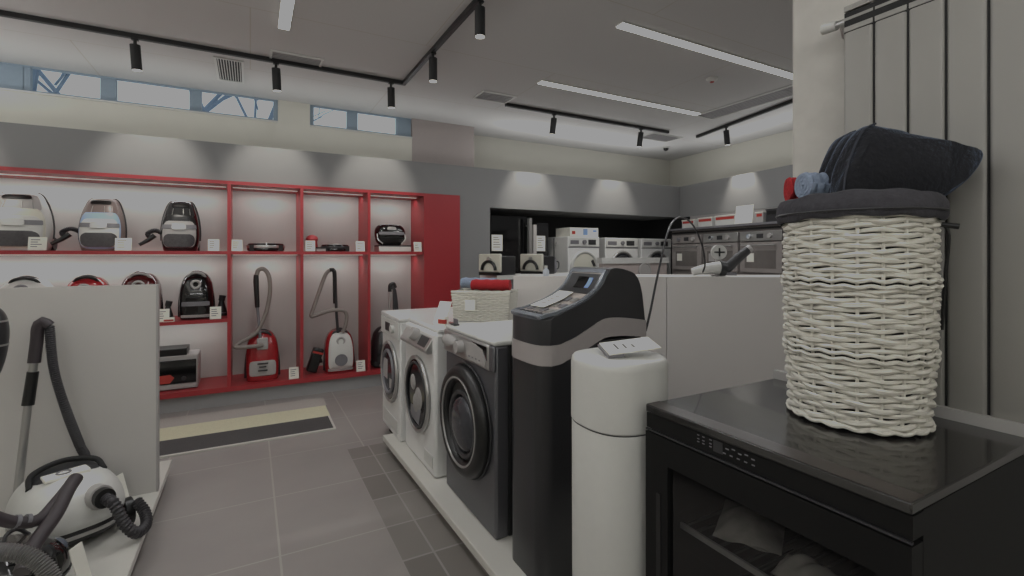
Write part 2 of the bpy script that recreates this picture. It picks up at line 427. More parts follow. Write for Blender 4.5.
bagless('black bagless vacuum with clear bin, right of the blue one', xat(181, 5.27), 5.27, SHZ, .29, .46, blackG, black, blackM, True)

# ---- bagged vacuums standing on end
def bagged(label, x, y, z, W, H, bodyM, edgeM, plateM, rz=0, bigplate=None):
    t = thing('bagged_vacuum', label, 'vacuum cleaner', (x, y, z+LIFT), rz)
    S = smoothS([(0,0,0,W*.44,.10,3.6), (.03*H,0,0,W*.48,.115,3.6), (.3*H,0,0,W*.5,.13,3.2), (.6*H,0,.01,W*.49,.13,3.), (.82*H,0,.02,W*.42,.115,2.7), (.95*H,0,.03,W*.28,.085,2.4), (H,0,.03,W*.12,.05,2.2)])
    f = -PI/2
    obj('body', loft(B(), S), bodyM, t)
    e = B(); pts = []
    for k in range(33):
        a = PI*k/32; zz = H*(.04+.96*math.sin(a)**.75); s = sec_at(S, zz); xx = W*.51*math.cos(a)
        pts.append((xx if abs(xx) < 9 else 0, -.01, zz+.004))
    tube(e, pts, .010, 8); obj('edge_band', e, edgeM, t)
    h = B(); tube(h, spline([(-W*.26, -.045, .87*H), (-W*.18, -.06, .95*H), (0, -.065, .985*H), (W*.18, -.06, .95*H), (W*.26, -.045, .87*H)], .01), .012, 10); obj('carry_handle', h, plateM, t)
    n = B()
    s = sec_at(S, .74*H); yf = s[2]-s[4]
    tube(n, [(W*.12*math.cos(q), yf-.012, .74*H+W*.12*math.sin(q)) for q in [2*PI*i/24 for i in range(24)]], .011, 8, closed=True); obj('hose_inlet', n, ltgrey if bodyM is not whiteP else grey, t)
    if bigplate: obj('front_plate', patch(B(), S, f, .75, .10*H, .42*H, .01, 5), bigplate, t)
    else:
        obj('grille', patch(B(), S, f, .8, .28*H, .38*H, .008, 8), blackM if bodyM is not blackG else grey, t)
        obj('front_plate', patch(B(), S, f, .85, .04*H, .10*H, .012, 8), ltgrey, t)
        g = B()
        for i in range(3): patch(g, S, f, .5, (.45+.05*i)*H, (.475+.05*i)*H, .006, 8, 8, 3)
        obj('vent_line', g, dark, t)
    for sx in (-1, 1):
        w = B(); cyl(w, (sx*W*.36, .03, .04), (sx*W*.48, .03, .04), .04, n=20); obj('wheel', w, black, t)
    return t
YM = 5.26
bagged('white bagged vacuum whose top shows over the left partition', xat(27, YM), YM, SHM, .34, .40, whiteP, black, black)
bagged('red bagged vacuum whose top shows over the left partition', xat(88, YM), YM, SHM, .31, .40, redG, black, black)
bagged('black and dark red bagged vacuum at the partition corner', xat(141, YM), YM, SHM, .30, .425, mat('dark_red_gloss', '#4a1516', .15, coat=.5), blackG, ltgrey)
bagged('all-black bagged vacuum beside the first red upright', xat(197, YM), YM, SHM, .265, .425, blackG, black, ltgrey)
# accessory nozzles beside them
def nozzle(label, x, y, z, s=1.):
    t = thing('accessory_nozzle', label, 'nozzle', (x, y, z+LIFT), 0, 'accessory nozzles on the shelves')
    b = B(); loft(b, smoothS([(0,0,0,.05*s,.05,3), (.05*s,0,0,.045*s,.045,2.6), (.11*s,0,0,.03*s,.03,2.2), (.15*s,0,0,.022*s,.022,2)], 3), 20); obj('nozzle_body', b, black, t)
    c = B(); cyl(c, (0,0,.148*s), (.01,0,.20*s), .028*s, .03*s, 16); obj('collar', c, blackM, t)
    r = B(); tube(r, [(.052*s*math.cos(q), .052*math.sin(q), .03*s) for q in [2*PI*i/24 for i in range(24)]], .005, 6, closed=True); obj('ring', r, grey, t)
nozzle('black accessory nozzle right of the all-black vacuum', xat(221.5, 5.38), 5.38, SHM, .95)
nozzle('small black nozzle between the dark red and all-black vacuums', xat(168, 5.2), 5.2, SHM, .85)
t = thing('small_carton', 'tiny red and white carton on the red lower shelf edge', 'box', (xat(169, YC), YC, SHM+LIFT)); obj('box_body', bx(-.04, .04, -.02, .02, 0, .035), paper, t); obj('print', bx(-.035, .035, -.022, -.02, .005, .02), redInk, t)

# appliance carton in lower left
ct = thing('mini_oven', 'black mini oven with silver trim and red picture, bottom left of the red shelving', 'oven', (xat(168, 5.28), 5.28, .1815))
obj('casing', bx(-.27, .235, -.10, .18, .0, .30), ltgrey, ct, bevel=.01)
obj('door', bx(-.268, .222, -.115, -.10, .055, .262), blackG, ct, bevel=.004)
obj('lower_trim', bx(-.27, .225, -.118, -.10, .012, .052), ltgrey, ct)
obj('picture', prism(B(), [(-.15,.065), (.03,.065), (.06,.11), (.03,.14), (-.08,.135), (-.15,.11)], 'y', -.119, -.115), redInk, ct)
k = B(); cyl(k, (.13, -.115, .10), (.13, -.135, .10), .018); obj('knob', k, dark, ct)
obj('top_tray', bx(-.27, .15, -.09, .15, .30, .36), black, ct, bevel=.006)

# ---- flat robots and upper items
def robot(label, px, y, r, h, edge):
    t = thing('robot_vacuum', label, 'robot vacuum', (xat(px, y), y, SHZ+LIFT), 0, 'flat robot vacuums on the shelf')
    b = B(); lathe(b, [(r*.9, 0), (r, .012), (r, h*.75), (r*.93, h)], 40); obj('body', b, blackG, t)
    e = B(); lathe(e, [(r*1.005, h*.40), (r*1.012, h*.45), (r*1.012, h*.7), (r*1.005, h*.75)], 40, cap=False); obj('edge_ring', e, edge, t)
    d = B(); lathe(d, [(r*.5, h), (r*.48, h+.008), (.03, h+.01)], 32); obj('lid', d, ltgrey, t)
    for sx in (-1, 1):
        w = B(); box(w, sx*r*.72-.025, sx*r*.72+.025, -r*.78, -r*.66, .0, h*.8); obj('bumper_corner', w, blackM, t)
    return t
robot('flat black robot vacuum with a silver edge, second bay of the shelf', 266, 5.29, .165, .075, silver)
robot('flat black robot vacuum beside the red dome, third bay', 335, 5.29, .14, .07, dark)
t = thing('flat_tray', 'thin dark tray beside the flat black robot in the third bay', 'tray', (xat(322, 5.2), 5.2, SHZ+LIFT)); obj('plate', bx(-.06, .03, -.05, .0, 0, .03), ltgrey, t, bevel=.004); obj('rim', bx(-.065, .035, -.055, .005, .03, .042), black, t)
t = thing('red_dome', 'small red domed gadget behind a price card in the third bay', 'gadget', (xat(312, 5.27), 5.27, SHZ+LIFT)); b = B(); lathe(b, [(.05, 0), (.055, .03), (.05, .10), (.06, .125), (.05, .15), (.025, .165), (.006, .168)], 24); obj('dome', b, red, t); b = B(); lathe(b, [(.058, 0), (.06, .012), (.052, .016)], 24); obj('base', b, black, t)
# standing round robot on a white box
t = thing('display_block', 'flat white display block under the upright black robot vacuum', 'display stand', (xat(393, 5.25), 5.25, SHZ+LIFT)); obj('block', bx(-.175, .175, -.10, .12, 0, .055), whiteP, t, bevel=.004); obj('block_top', bx(-.176, .176, -.101, .121, .055, .068), dark, t)
t = thing('round_robot_vacuum', 'black round robot vacuum standing on the white display block', 'robot vacuum', (xat(390, 5.25), 5.25, SHZ+.0715))
S = smoothS([(0,0,0,.10,.05,3), (.03,0,0,.145,.07,3), (.10,0,0,.165,.085,2.8), (.17,0,.01,.16,.085,2.8), (.215,0,.02,.13,.07,2.6), (.225,0,.02,.09,.05,2.5)])
obj('body', loft(B(), S), blackG, t); obj('bumper', patch(B(), S, -PI/2, 1.2, .015, .09, .01, 4), black, t)
obj('front_band', patch(B(), S, -PI/2, .9, .11, .145, .012, 5), grey, t); obj('sensor', patch(B(), S, -PI/2, .2, .16, .2, .012, 3), silver, t)
for sx in (-1, 1):
    e = B(); tube(e, spline([(sx*.15, -.05, .12), (sx*.145, -.075, .06), (sx*.10, -.09, .015)], .01), .007, 8); obj('side_trim', e, silver, t)

# ---- red vacuums on the base with hoses and wands
t = bagged('red canister vacuum standing on end with a looping hose, second bay', xat(262.5, YM), YM, .18, .285, .47, redG, dark, dark, bigplate=ltgrey)
pl = B()
for i, (w, zz) in enumerate(((.09, .165), (.06, .135), (.08, .10))): box(pl, -w/2, w/2, -.150, -.142, zz, zz+.012)
obj('lettering', pl, dark, t)
obj('inlet_plate', bx(-.05, .045, -.135, -.10, .30, .41), ltgrey, t, bevel=.01)
h = B(); P = [(.0,-.14,.345), (-.05,-.16,.345), (-.13,-.17,.345), (-.225,-.16,.35), (-.19,-.13,.385), (-.06,-.10,.46), (.02,-.09,.62), (.06,-.09,.82), (.055,-.09,.98), (.015,-.09,1.06), (-.035,-.09,1.055), (-.055,-.09,.99)]
tube(h, spline(P, .012), .019, 10); hs = obj('hose', h, hoseT, t)
g = B(); tube(g, [(-.055,-.09,1.01), (-.056,-.09,.95), (-.045,-.09,.70)], [.021, .024, .02], 12); obj('hose_grip', g, black, hs)
w = B(); cyl(w, (-.045,-.09,.70), (-.02,-.10,.40), .013); obj('wand', w, grey, hs)
t = bagged('red canister vacuum with a white front stripe, third bay', xat(339, YM), YM, .18, .29, .43, redG, dark, dark)
S = smoothS([(0,0,0,.127,.10,3.6), (.013,0,0,.139,.115,3.6), (.129,0,0,.145,.13,3.2), (.258,0,.01,.142,.13,3.), (.353,0,.02,.122,.115,2.7), (.408,0,.03,.081,.085,2.4), (.43,0,.03,.035,.05,2.2)])
obj('white_stripe', patch(B(), S, -PI/2, .78, .03, .41, .016, 5), whiteP, t)
r = B(); cyl(r, (0,-.148,.13), (0,-.158,.13), .062, .058, 32); obj('round_filter', r, grey, t)
w = B(); tube(w, [(-.02,-.07,.40), (-.035,-.06,.62), (-.045,-.05,.96)], [.014, .014, .016], 12); wd = obj('wand', w, dark, t)
g = B(); tube(g, spline([(-.045,-.05,.70), (-.048,-.05,.85), (-.055,-.05,1.03), (-.10,-.05,1.045)], .012), .021, 12); obj('wand_grip', g, black, wd)
h = B(); tube(h, spline([(-.10,-.05,1.045), (-.15,-.05,.97), (-.255,-.06,.66), (-.275,-.07,.585), (-.23,-.07,.59), (-.10,-.08,.63), (.02,-.09,.63), (.06,-.09,.58), (.05,-.09,.47), (.02,-.09,.40)], .012), .019, 10); obj('hose', h, hoseT, t)
t = thing('turbo_brush', 'black floor brush with red trim leaning beside the red and white vacuum', 'nozzle', (xat(311, 5.24), 5.24, .20), 0, rot=(0, math.radians(18), 0))
obj('brush_head', bx(-.05, .05, -.04, .05, 0, .24), black, t, bevel=.012); b = B(); cyl(b, (.05, 0, .12), (.07, 0, .13), .02); obj('neck', b, blackM, t); obj('trim', bx(-.052, .052, -.043, -.038, .19, .21), redInk, t)
# fourth bay vacuum, mostly hidden
t = bagged('dark vacuum in the fourth bay, mostly hidden behind the white dryer', xat(385, YM), YM, .18, .28, .42, darkB, black, ltgrey)
w = B(); cyl(w, (.02,-.08,.42), (.045,-.05,.84), .014); wd = obj('wand', w, silver, t)
for i in range(3):
    h = B(); ribbed(h, [(.05+.012*i,-.05,.86-.02*i), (.075+.012*i,-.06,.84-.02*i), (.075+.022*i,-.07,.55), (.05+.02*i,-.09,.40)], .013, .009, 8); obj('hose', h, hoseD, t)
g = B(); tube(g, spline([(.04,-.05,.80), (.045,-.05,.87), (.08,-.05,.885), (.10,-.05,.84)], .01), .02, 10); obj('wand_grip', g, black, wd)
t = thing('floor_nozzle', 'black floor nozzle standing at the red upright beside the dryer', 'nozzle', (xat(374.5, 5.2), 5.2, .20), 0, rot=(0, math.radians(16), 0)); obj('nozzle_head', bx(-.03, .03, -.08, .10, 0, .05), blackM, t, bevel=.01); b = B(); cyl(b, (0,0,.04), (.0,0,.34), .022, .018); obj('neck', b, black, t)

# ================================================================== FLOOR MAT AND BANDS
mt = thing('floor_surface', 'charcoal floor mat beside grey and cream floor bands below the vacuum shelving', 'mat', (0,0,0))
def rough(n, c): return mat(n, c, .95, var=.25, scale=150, bump=.6)
obj('charcoal_band', bx(-2.4, .58, 4.02, 4.34, 0, .010), rough('mat_charcoal', '#4e4c4c'), mt)
obj('cream_band', bx(-2.4, .60, 4.34, 4.66, 0, .009), rough('band_cream', '#d3d0b4'), mt)  # lighter cream and grey strips lying flat on the tiles
obj('grey_band', bx(-2.4, .615, 4.66, 4.93, 0, .008), rough('band_light_grey', '#b3aea8'), mt)
b = B(); box(b, -2.4, .595, 3.995, 4.02, 0, .011); box(b, .58, .597, 4.02, 4.34, 0, .011); obj('edge_strip', b, platW, mt)

# ================================================================== RIGHT DISPLAY PLATFORM
PZ = .095
pf = thing('display_platform', 'low white display platform under the laundry machines', 'platform', (0,0,0))
b = B(); prism(b, [(.83, 3.45), (.93, 3.45), (.93, 3.82), (1.56, 3.82), (1.56, .2), (.90, .2)], 'z', .055, PZ); obj('top_board', b, platW, pf, bevel=.004)
b = B(); prism(b, [(.90, 3.40), (.96, 3.40), (.96, 3.78), (1.54, 3.78), (1.54, .2), (.97, .2)], 'z', 0, .055); obj('toe_kick', b, blackM, pf)

# ---- washing machines (local front faces -y, width along x)
RZ = -PI/2
def ring(bm, cx, y, cz, R, r, n=48, m=10, sq=1.):
    tube(bm, [(cx+R*math.cos(q), y, cz+R*sq*math.sin(q)) for q in [2*PI*i/n for i in range(n)]], r, m, closed=True); return bm
def disc(bm, cx, y0, y1, cz, R, R1=None, n=40): cyl(bm, (cx, y0, cz), (cx, y1, cz), R, R if R1 is None else R1, n); return bm
def dome(bm, cx, y, cz, R, depth, n=36, m=7):
    rings = []
    for j in range(m):
        a = PI/2*j/(m-1)*.96; rings.append([bm.verts.new((cx+R*math.cos(a)*math.cos(2*PI*k/n), y-depth*math.sin(a), cz+R*math.cos(a)*math.sin(2*PI*k/n))) for k in range(n)])
    for a, b_ in zip(rings, rings[1:]):
        for k in range(n): bm.faces.new((a[k], a[(k+1) % n], b_[(k+1) % n], b_[k]))
    bm.faces.new(rings[0]); bm.faces.new(rings[-1]); return bm
# far dryer
w_, d_, h_ = .50, .58, .855
t = thing('tumble_dryer', 'white tumble dryer at the far end of the machine row', 'dryer', (.90, 3.50, PZ), RZ)
obj('cabinet', bx(-w_/2, w_/2, 0, d_, .0, h_-.03), white, t, bevel=.012)
obj('worktop', bx(-w_/2-.002, w_/2+.002, -.012, d_, h_-.03, h_), white, t, bevel=.008)
fs = obj('control_panel', bx(-w_/2+.005, w_/2-.005, -.012, 0, h_-.16, h_-.032), whiteP, t, bevel=.005)
obj('display', bx(-.10, .02, -.016, -.012, h_-.125, h_-.065), dark, fs); k = B(); disc(k, .12, -.012, -.035, h_-.095, .028); obj('dial', k, whiteP, fs)
dr = B(); ring(dr, 0, -.012, .44, .21, .013); dr = obj('door', dr, silver, t)
b = B(); disc(b, 0, 0, -.018, .44, .205); obj('door_glass', b, glassG, dr)
b = B(); ring(b, .0, -.02, .44, .15, .012); obj('inner_ring', b, grey, dr)
obj('kick_flap', bx(-.2, .2, -.005, 0, .04, .13), whiteP, t, bevel=.003)
b = B(); box(b, -.15, -.02, -.020, -.018, .38, .52); box(b, .04, .11, -.020, -.018, .33, .40); obj('painted_reflection', b, ltgrey, dr)  # light grey plates painted as reflections on the door glass
# middle white washer
w_, h_ = .60, .86
t = thing('washing_machine', 'white washing machine with silver slanted panel, between dryer and dark washer', 'washing machine', (.925, 2.92, PZ), RZ)
obj('cabinet', bx(-w_/2, w_/2, 0, d_, .0, h_-.025), white, t, bevel=.02, seg=3)
obj('worktop', bx(-w_/2, w_/2, .02, d_, h_-.025, h_), white, t, bevel=.008)
b = B(); prism(b, [(-.03, h_-.15), (-.045, h_-.13), (.03, h_-.012), (.06, h_-.012), (.06, h_-.15)], 'x', -.27, .26); fs = obj('control_panel', b, silver, t, bevel=.006)
k = B(); cyl(k, (.0,-.0, h_-.08), (0,-.05, h_-.055), .042, .036, 32); obj('dial', k, ltgrey, fs)
b = B(); prism(b, [(-.043, h_-.128), (-.005, h_-.062), (-.0, h_-.064), (-.038, h_-.131)], 'x', .08, .22); obj('display', b, dark, fs)
b = B(); prism(b, [(-.043, h_-.128), (-.005, h_-.062), (-.0, h_-.064), (-.038, h_-.131)], 'x', -.25, -.08); obj('detergent_drawer', b, ltgrey, fs)
dr = B(); ring(dr, 0, -.012, .42, .225, .014); dr = obj('door', dr, silver, t)
b = B(); disc(b, 0, 0, -.016, .42, .22); obj('door_glass', b, glassD, dr)
b = B(); ring(b, .012, -.022, .42, .195, .008); obj('outer_trim', b, dark, dr)
# laundry behind the glass
def cloth_blob(name, label, M, c, s, m, seed, group=None, cat='laundry'):
    rnd = random.Random(seed); bm = B(); bmesh.ops.create_icosphere(bm, subdivisions=4, radius=1.)
    fr = [(rnd.uniform(2, 6), rnd.uniform(2, 6), rnd.uniform(2, 6), rnd.uniform(0, 6)) for _ in range(6)]
    for v in bm.verts:
        d = sum(math.sin(a*v.co.x+b_*v.co.y+c_*v.co.z+p) for a, b_, c_, p in fr)/6
        v.co = Vector((v.co.x*s[0], v.co.y*s[1], v.co.z*s[2]))*(1+.28*d)
    o = obj(name, bm, m, smooth=2.); o.location = c; return tag(o, label, cat, group)
b = B(); 
for q in ((-.06, .48, .05), (.05, .40, .07), (.0, .36, .06)): dome(b, q[0], -.014, q[1], q[2], .012)
obj('laundry_view', b, mat('laundry_grey', '#9b9895', .9, var=.3, scale=40), dr)
b = B(); prism(b, [(-.12,.26), (.06,.24), (.10,.34), (.04,.345), (-.10,.33)], 'y', -.019, -.016); obj('glass_sticker', b, grey, dr)
obj('kick_flap', bx(.12, .27, -.004, 0, .05, .12), whiteP, t)
# dark washer
w_, h_ = .62, .895
t = thing('washing_machine', 'graphite front-loading washing machine with black porthole door', 'washing machine', (.965, 2.235, PZ), RZ)
obj('front_frame', bx(-w_/2, w_/2, .0, .07, .0, h_-.022), graph, t, bevel=.012)
obj('cabinet', bx(-w_/2+.004, w_/2-.004, .07, .57, .0, h_-.025), blackM, t, bevel=.006)
obj('worktop', bx(-w_/2, w_/2, -.004, .57, h_-.022, h_), whiteP, t, bevel=.008)
fs = obj('control_panel', bx(-w_/2+.002, w_/2-.05, -.014, .01, h_-.14, h_-.022), silver, t, bevel=.008)
obj('corner_post', bx(w_/2-.05, w_/2, -.012, .01, h_-.14, h_-.022), graph, t, bevel=.01)
b = B(); tube(b, spline([(-.27,-.02,h_-.075), (-.19,-.028,h_-.065), (-.10,-.02,h_-.07)], .02), [.02+.012*math.sin(PI*i/8) for i in range(len(spline([(-.27,-.02,h_-.075), (-.19,-.028,h_-.065), (-.10,-.02,h_-.07)], .02)))], 12); obj('drawer_pull', b, ltgrey, fs)
k = B(); disc(k, -.05, -.012, -.048, h_-.08, .034, .03); obj('dial', k, ltgrey, fs)
b = B(); prism(b, [(.02,h_-.125), (.23,h_-.125), (.235,h_-.10), (.20,h_-.06), (.13,h_-.035), (.02,h_-.045)], 'y', -.018, -.014); obj('button_field', b, ltgrey, fs)
b = B(); prism(b, [(.08,h_-.032), (.245,h_-.032), (.248,h_-.095), (.21,h_-.05)], 'y', -.017, -.014); obj('display', b, blackG, fs)
b = B()
for i in range(4): box(b, .05+.04*i, .065+.04*i, -.0195, -.018, h_-.11, h_-.104)
obj('button_print', b, inkM, fs)
dr = B(); ring(dr, 0, -.02, .455, .235, .042, m=14); dr = obj('door', dr, black, t)
b = B(); ring(b, 0, -.055, .455, .215, .006); obj('door_rim', b, silver, dr)
b = B(); disc(b, 0, .01, -.022, .455, .22); obj('door_backing', b, black, dr)
b = B(); dome(b, .02, -.024, .445, .14, .05); obj('porthole_bowl', b, drumM, dr)
b = B(); ring(b, .02, -.035, .445, .155, .014); obj('porthole_ring', b, dark, dr)
b = B(); box(b, -.26, -.225, -.045, -.02, .40, .50); obj('door_grip', b, black, dr, bevel=.006)
b = B(); ring(b, 0, -.008, .455, .28, .005); obj('door_recess', b, dark, dr)
# white wall panel / card on machines
t = thing('price_card', 'tall white card leaning on the top of the white washer', 'price card', (1.03, 2.79, PZ+.8615), math.radians(-60), 'price cards on the machines')
b = B(); prism(b, [(-.03, 0), (-.022, 0), (.045, .135), (.037, .135)], 'x', -.045, .045); obj('card', b, paper, t)
obj('foot', bx(-.045, .045, -.035, .09, 0, .004), clearG, t)
t = thing('small_carton', 'small white carton with red and black print on the washer top', 'box', (1.00, 2.68, PZ+.8615), math.radians(-60)); obj('box_body', bx(-.025, .025, -.018, .018, 0, .06), paper, t); obj('print', bx(-.0255, .0255, -.0185, .0, .02, .045), redInk, t)
t = thing('card_holder', 'small dark card holder at the front edge of the graphite washer', 'card holder', (.995, 2.50, PZ+.895), RZ); obj('holder_base', bx(-.03, .03, -.01, .02, 0, .008), dark, t); obj('holder_plate', bx(-.028, .028, .008, .014, .008, .034), grey, t)

# small white wicker basket with towels
def wicker_rect(bm, w, d, h, rows, r):
    per = []
    n = 26
    for i in range(n*4):
        s, k = divmod(i, n); f = k/n
        per.append([(-w+2*w*f, -d), (w, -d+2*d*f), (w-2*w*f, d), (-w, d-2*d*f)][s])
    for j in range(rows):
        z = r+(h-2*r)*j/(rows-1); fl = 1+.08*j/rows
        pts = []
        for i, (x, y) in enumerate(per):
            o = r*.8*(1 if (i//2+j) % 2 else -1); l = math.hypot(x, y)
            pts.append((x*fl+x/l*o, y*fl+y/l*o, z))
        tube(bm, pts, r, 6, closed=True)
    return bm
bk = thing('wicker_basket', 'small rectangular white wicker basket on the white washer', 'basket', (1.35, 2.84, PZ+.862), math.radians(-42))
obj('woven_wall', wicker_rect(B(), .175, .10, .185, 17, .006), wick, bk)
obj('lining', bx(-.168, .168, -.093, .093, .002, .178), mat('basket_lining', '#b9b5a8', .9, var=.05), bk)
b = B(); tube(b, [(x*1.10, y*1.10, .188) for x, y in ((-.175,-.10), (.175,-.10), (.175,.10), (-.175,.10))], .008, 8, closed=True); obj('rim', b, wick, bk)
obj('label_tag', bx(-.10, -.03, -.122, -.118, .07, .14), paper, bk)
def towel_roll(name, label, c, L, R, m, rot, flat=1., group='folded towels in the baskets', turns=3):
    """a rolled / folded towel, spiral end visible"""
    bm = B(); n = turns*28; prof = []
    for i in range(n+1):
        a = 2*PI*turns*i/n; r = R*(.18+.82*i/n); prof.append((r*math.cos(a), r*math.sin(a)*flat))
    th = R*.82/turns*.42
    inner = []
    for i in range(n+1):
        a = 2*PI*turns*i/n; r = R*(.18+.82*i/n)-th*2; inner.append((max(r, .002)*math.cos(a), max(r, .002)*math.sin(a)*flat))
    loop = prof + inner[::-1]
    segs = 10; rings = []
    for j in range(segs+1):
        y = L*(j/segs-.5); s = 1-.05*abs(2*j/segs-1)**4
        rings.append([bm.verts.new((p[0]*s+.004*math.sin(j*1.7), y, p[1]*s+.003*math.sin(j*2.3))) for p in loop])
    N = len(loop)
    for a, b_ in zip(rings, rings[1:]):
        for k in range(N): bm.faces.new((a[k], a[(k+1) % N], b_[(k+1) % N], b_[k]))
    for rr in (rings[0], rings[-1]):
        for i in range(n): bm.faces.new((rr[i], rr[i+1], rr[N-2-i], rr[N-1-i]))
    o = obj(name, bm, m, smooth=.9); o.location = c; o.rotation_euler = rot
    return tag(o, label, 'towel', group)
def on(bk, p):
    return tuple(Vector(bk.location) + Matrix.Rotation(bk.rotation_euler.z, 3, 'Z') @ Vector(p))
towel_roll('rolled_towel', 'red rolled towel on top of the small rectangular basket', on(bk, (.055, -.055, .234)), .25, .05, redC, (0, 0, math.radians(-42+90)), .8)
towel_roll('rolled_towel', 'blue-grey rolled towel behind the red towel on the small basket', on(bk, (-.06, .055, .24)), .24, .045, towelB, (0, 0, math.radians(-42+88)), .85)

# ================================================================== WATER SOFTENER
YA, YB = 1.55, 1.82
t = thing('water_softener', 'tall charcoal water softener with grey wavy band and control hood', 'water softener', (0,0,0))
b = B()
plan = []
x0, x1_, r_ = .972, 1.495, .055
for cx_, cy_, a0 in ((x1_-.03, YB-.03, 0), (x0+r_, YB-r_, PI/2), (x0+r_, YA+r_, PI), (x1_-.03, YA+.03, 1.5*PI)):
    rr = .03 if cx_ > 1.3 else r_
    for k in range(7): a = a0+PI/2*k/6; plan.append((cx_+rr*math.cos(a), cy_+rr*math.sin(a)))
prism(b, plan, 'z', PZ, 1.03); obj('body', b, darkB, t)
def curve2(P, step=.012): return [(p.x, p.y) for p in spline([(a, b_, 0) for a, b_ in P], step)]
topc = curve2([(.965,1.03), (1.05,1.033), (1.12,1.05), (1.20,1.085), (1.274,1.117), (1.355,1.118), (1.44,1.108), (1.503,1.098)])
botc = curve2([(.965,.952), (1.05,.958), (1.12,.978), (1.20,1.01), (1.274,1.039), (1.355,1.042), (1.44,1.034), (1.503,1.026)])
def strip_solid(bm, lo, hi, ya, yb, bulge=0.):
    """solid between two curves (x,z), extruded in y; the front end is rounded in plan"""
    n = len(lo); ny = 12; G = []
    for j in range(ny+1):
        v = j/ny; y = ya+(yb-ya)*v; e = 1-abs(2*v-1)**3.2; inset = r_*(1-e**.5)*.9 if e > 0 else r_*.9
        def sh_(p): 
            w = max(0, 1-(p[0]-.965)/.12); return (p[0]+inset*w, y, p[1])
        G.append(([bm.verts.new(sh_(p)) for p in lo], [bm.verts.new(sh_(p)) for p in hi]))
    m = min(len(lo), len(hi))
    for (l0, h0), (l1, h1) in zip(G, G[1:]):
        for i in range(len(h0)-1): bm.faces.new((h0[i], h0[i+1], h1[i+1], h1[i]))
        for i in range(len(l0)-1): bm.faces.new((l0[i], l1[i], l1[i+1], l0[i+1]))
        bm.faces.new((l0[0], h0[0], h1[0], l1[0])); bm.faces.new((l0[-1], l1[-1], h1[-1], h0[-1]))
    for l0, h0 in (G[0], G[-1]): bm.faces.new(l0+h0[::-1])
    return bm
obj('wavy_band', strip_solid(B(), botc, topc, YA-.006, YB+.006), mat('band_grey', '#a39d9b', .35, var=.03), t)
hood = curve2([(.968,1.128), (1.0,1.142), (1.05,1.149), (1.174,1.189), (1.255,1.241), (1.293,1.297), (1.312,1.322)], .01)[:-1] + curve2([(1.312,1.322), (1.345,1.326), (1.40,1.316), (1.45,1.294), (1.482,1.23), (1.502,1.10)], .01)
obj('hood', strip_solid(B(), topc, hood, YA, YB), mat('hood_charcoal', '#2f2f31', .35, var=.05), t, bevel=.010)
pan = [p for p in hood if .975 <= p[0] <= 1.312 and p[1] < 1.325]
# control panel lying on the slope: chrome rim, dark field, display, keys
def on_slope(bm, s0, s1, y0, y1, off, n=16, base=-.004):
    L = [0]
    for a, b_ in zip(pan, pan[1:]): L.append(L[-1]+math.dist(a, b_))
    def pt(s):
        s *= L[-1]
        for i in range(len(pan)-1):
            if s <= L[i+1] or i == len(pan)-2:
                u = (s-L[i])/max(1e-9, L[i+1]-L[i]); a, b_ = pan[i], pan[i+1]
                dx, dz = b_[0]-a[0], b_[1]-a[1]; l = math.hypot(dx, dz)
                return a[0]+dx*u, a[1]+dz*u, -dz/l, dx/l
    G = []
    for i in range(n+1):
        x, z, nx, nz = pt(s0+(s1-s0)*i/n)
        G.append([bm.verts.new((x+nx*o, y, z+nz*o)) for y, o in ((y0, base), (y0, off), (y1, off), (y1, base))])
    for a, b_ in zip(G, G[1:]):
        for k in range(3): bm.faces.new((a[k], a[k+1], b_[k+1], b_[k]))
    bm.faces.new(G[0]); bm.faces.new(G[-1][::-1]); return bm
fld = obj('control_panel', on_slope(B(), .03, .98, YA+.022, YB-.022, .004), mat('marbled_panel', '#b9b0aa', .25, var=.45, scale=22), t)
b = B(); on_slope(b, .02, .99, YA+.012, YA+.028, .010); on_slope(b, .02, .99, YB-.028, YB-.012, .010); on_slope(b, .0, .05, YA+.02, YB-.02, .010, 4); on_slope(b, .955, 1., YA+.02, YB-.02, .010, 4)
obj('chrome_rim', b, mat('softener_rim', '#aeb6c0', .2, metal=.7, var=.1), t)
obj('display_bezel', on_slope(B(), .66, .94, YA+.034, YB-.034, .007, 8), dark, fld)
obj('display', on_slope(B(), .74, .90, YA+.10, YB-.10, .009, 6), blackG, fld)
b = B(); on_slope(b, .75, .89, YA+.07, YA+.095, .009, 6); obj('display_icons', b, screenB, fld)
for i in range(3):
    for j in range(4): obj('key', on_slope(B(), .16+.16*i, .24+.16*i, YA+.045+.048*j, YA+.075+.048*j, .009, 3), grey if (i+j) % 2 else silver, fld)
b = B()
for i in range(6): on_slope(b, .08, .12, YA+.04+.034*i, YA+.06+.034*i, .007, 2)
obj('panel_print', b, darkB, fld)
# sheet on the panel
t = thing('price_sheet', 'white printed sheet lying on the softener control panel', 'price sheet', (0,0,0), 0, 'price sheets on the machines')
obj('sheet', on_slope(B(), .22, .64, YB-.15, YB-.045, .0145, 8, .0125), paper, t)
b = B()
for i in range(4): on_slope(b, .32+.06*i, .33+.06*i, YB-.115, YB-.075-.01*(i % 2), .016, 2, .0145)
obj('print', b, inkM, t)
# tall cord loop
b = B(); tube(b, spline([(1.515,1.56,1.05), (1.58,1.60,1.12), (1.74,1.70,1.32), (1.98,1.86,1.53), (2.20,1.98,1.60), (2.42,2.08,1.56), (2.55,2.12,1.43), (2.62,2.16,1.32), (2.66,2.21,1.265)], .02), .0055, 8)
tag(obj('power_cord', b, dark), 'thin dark cord arching up from the softener to the counter', 'cord')

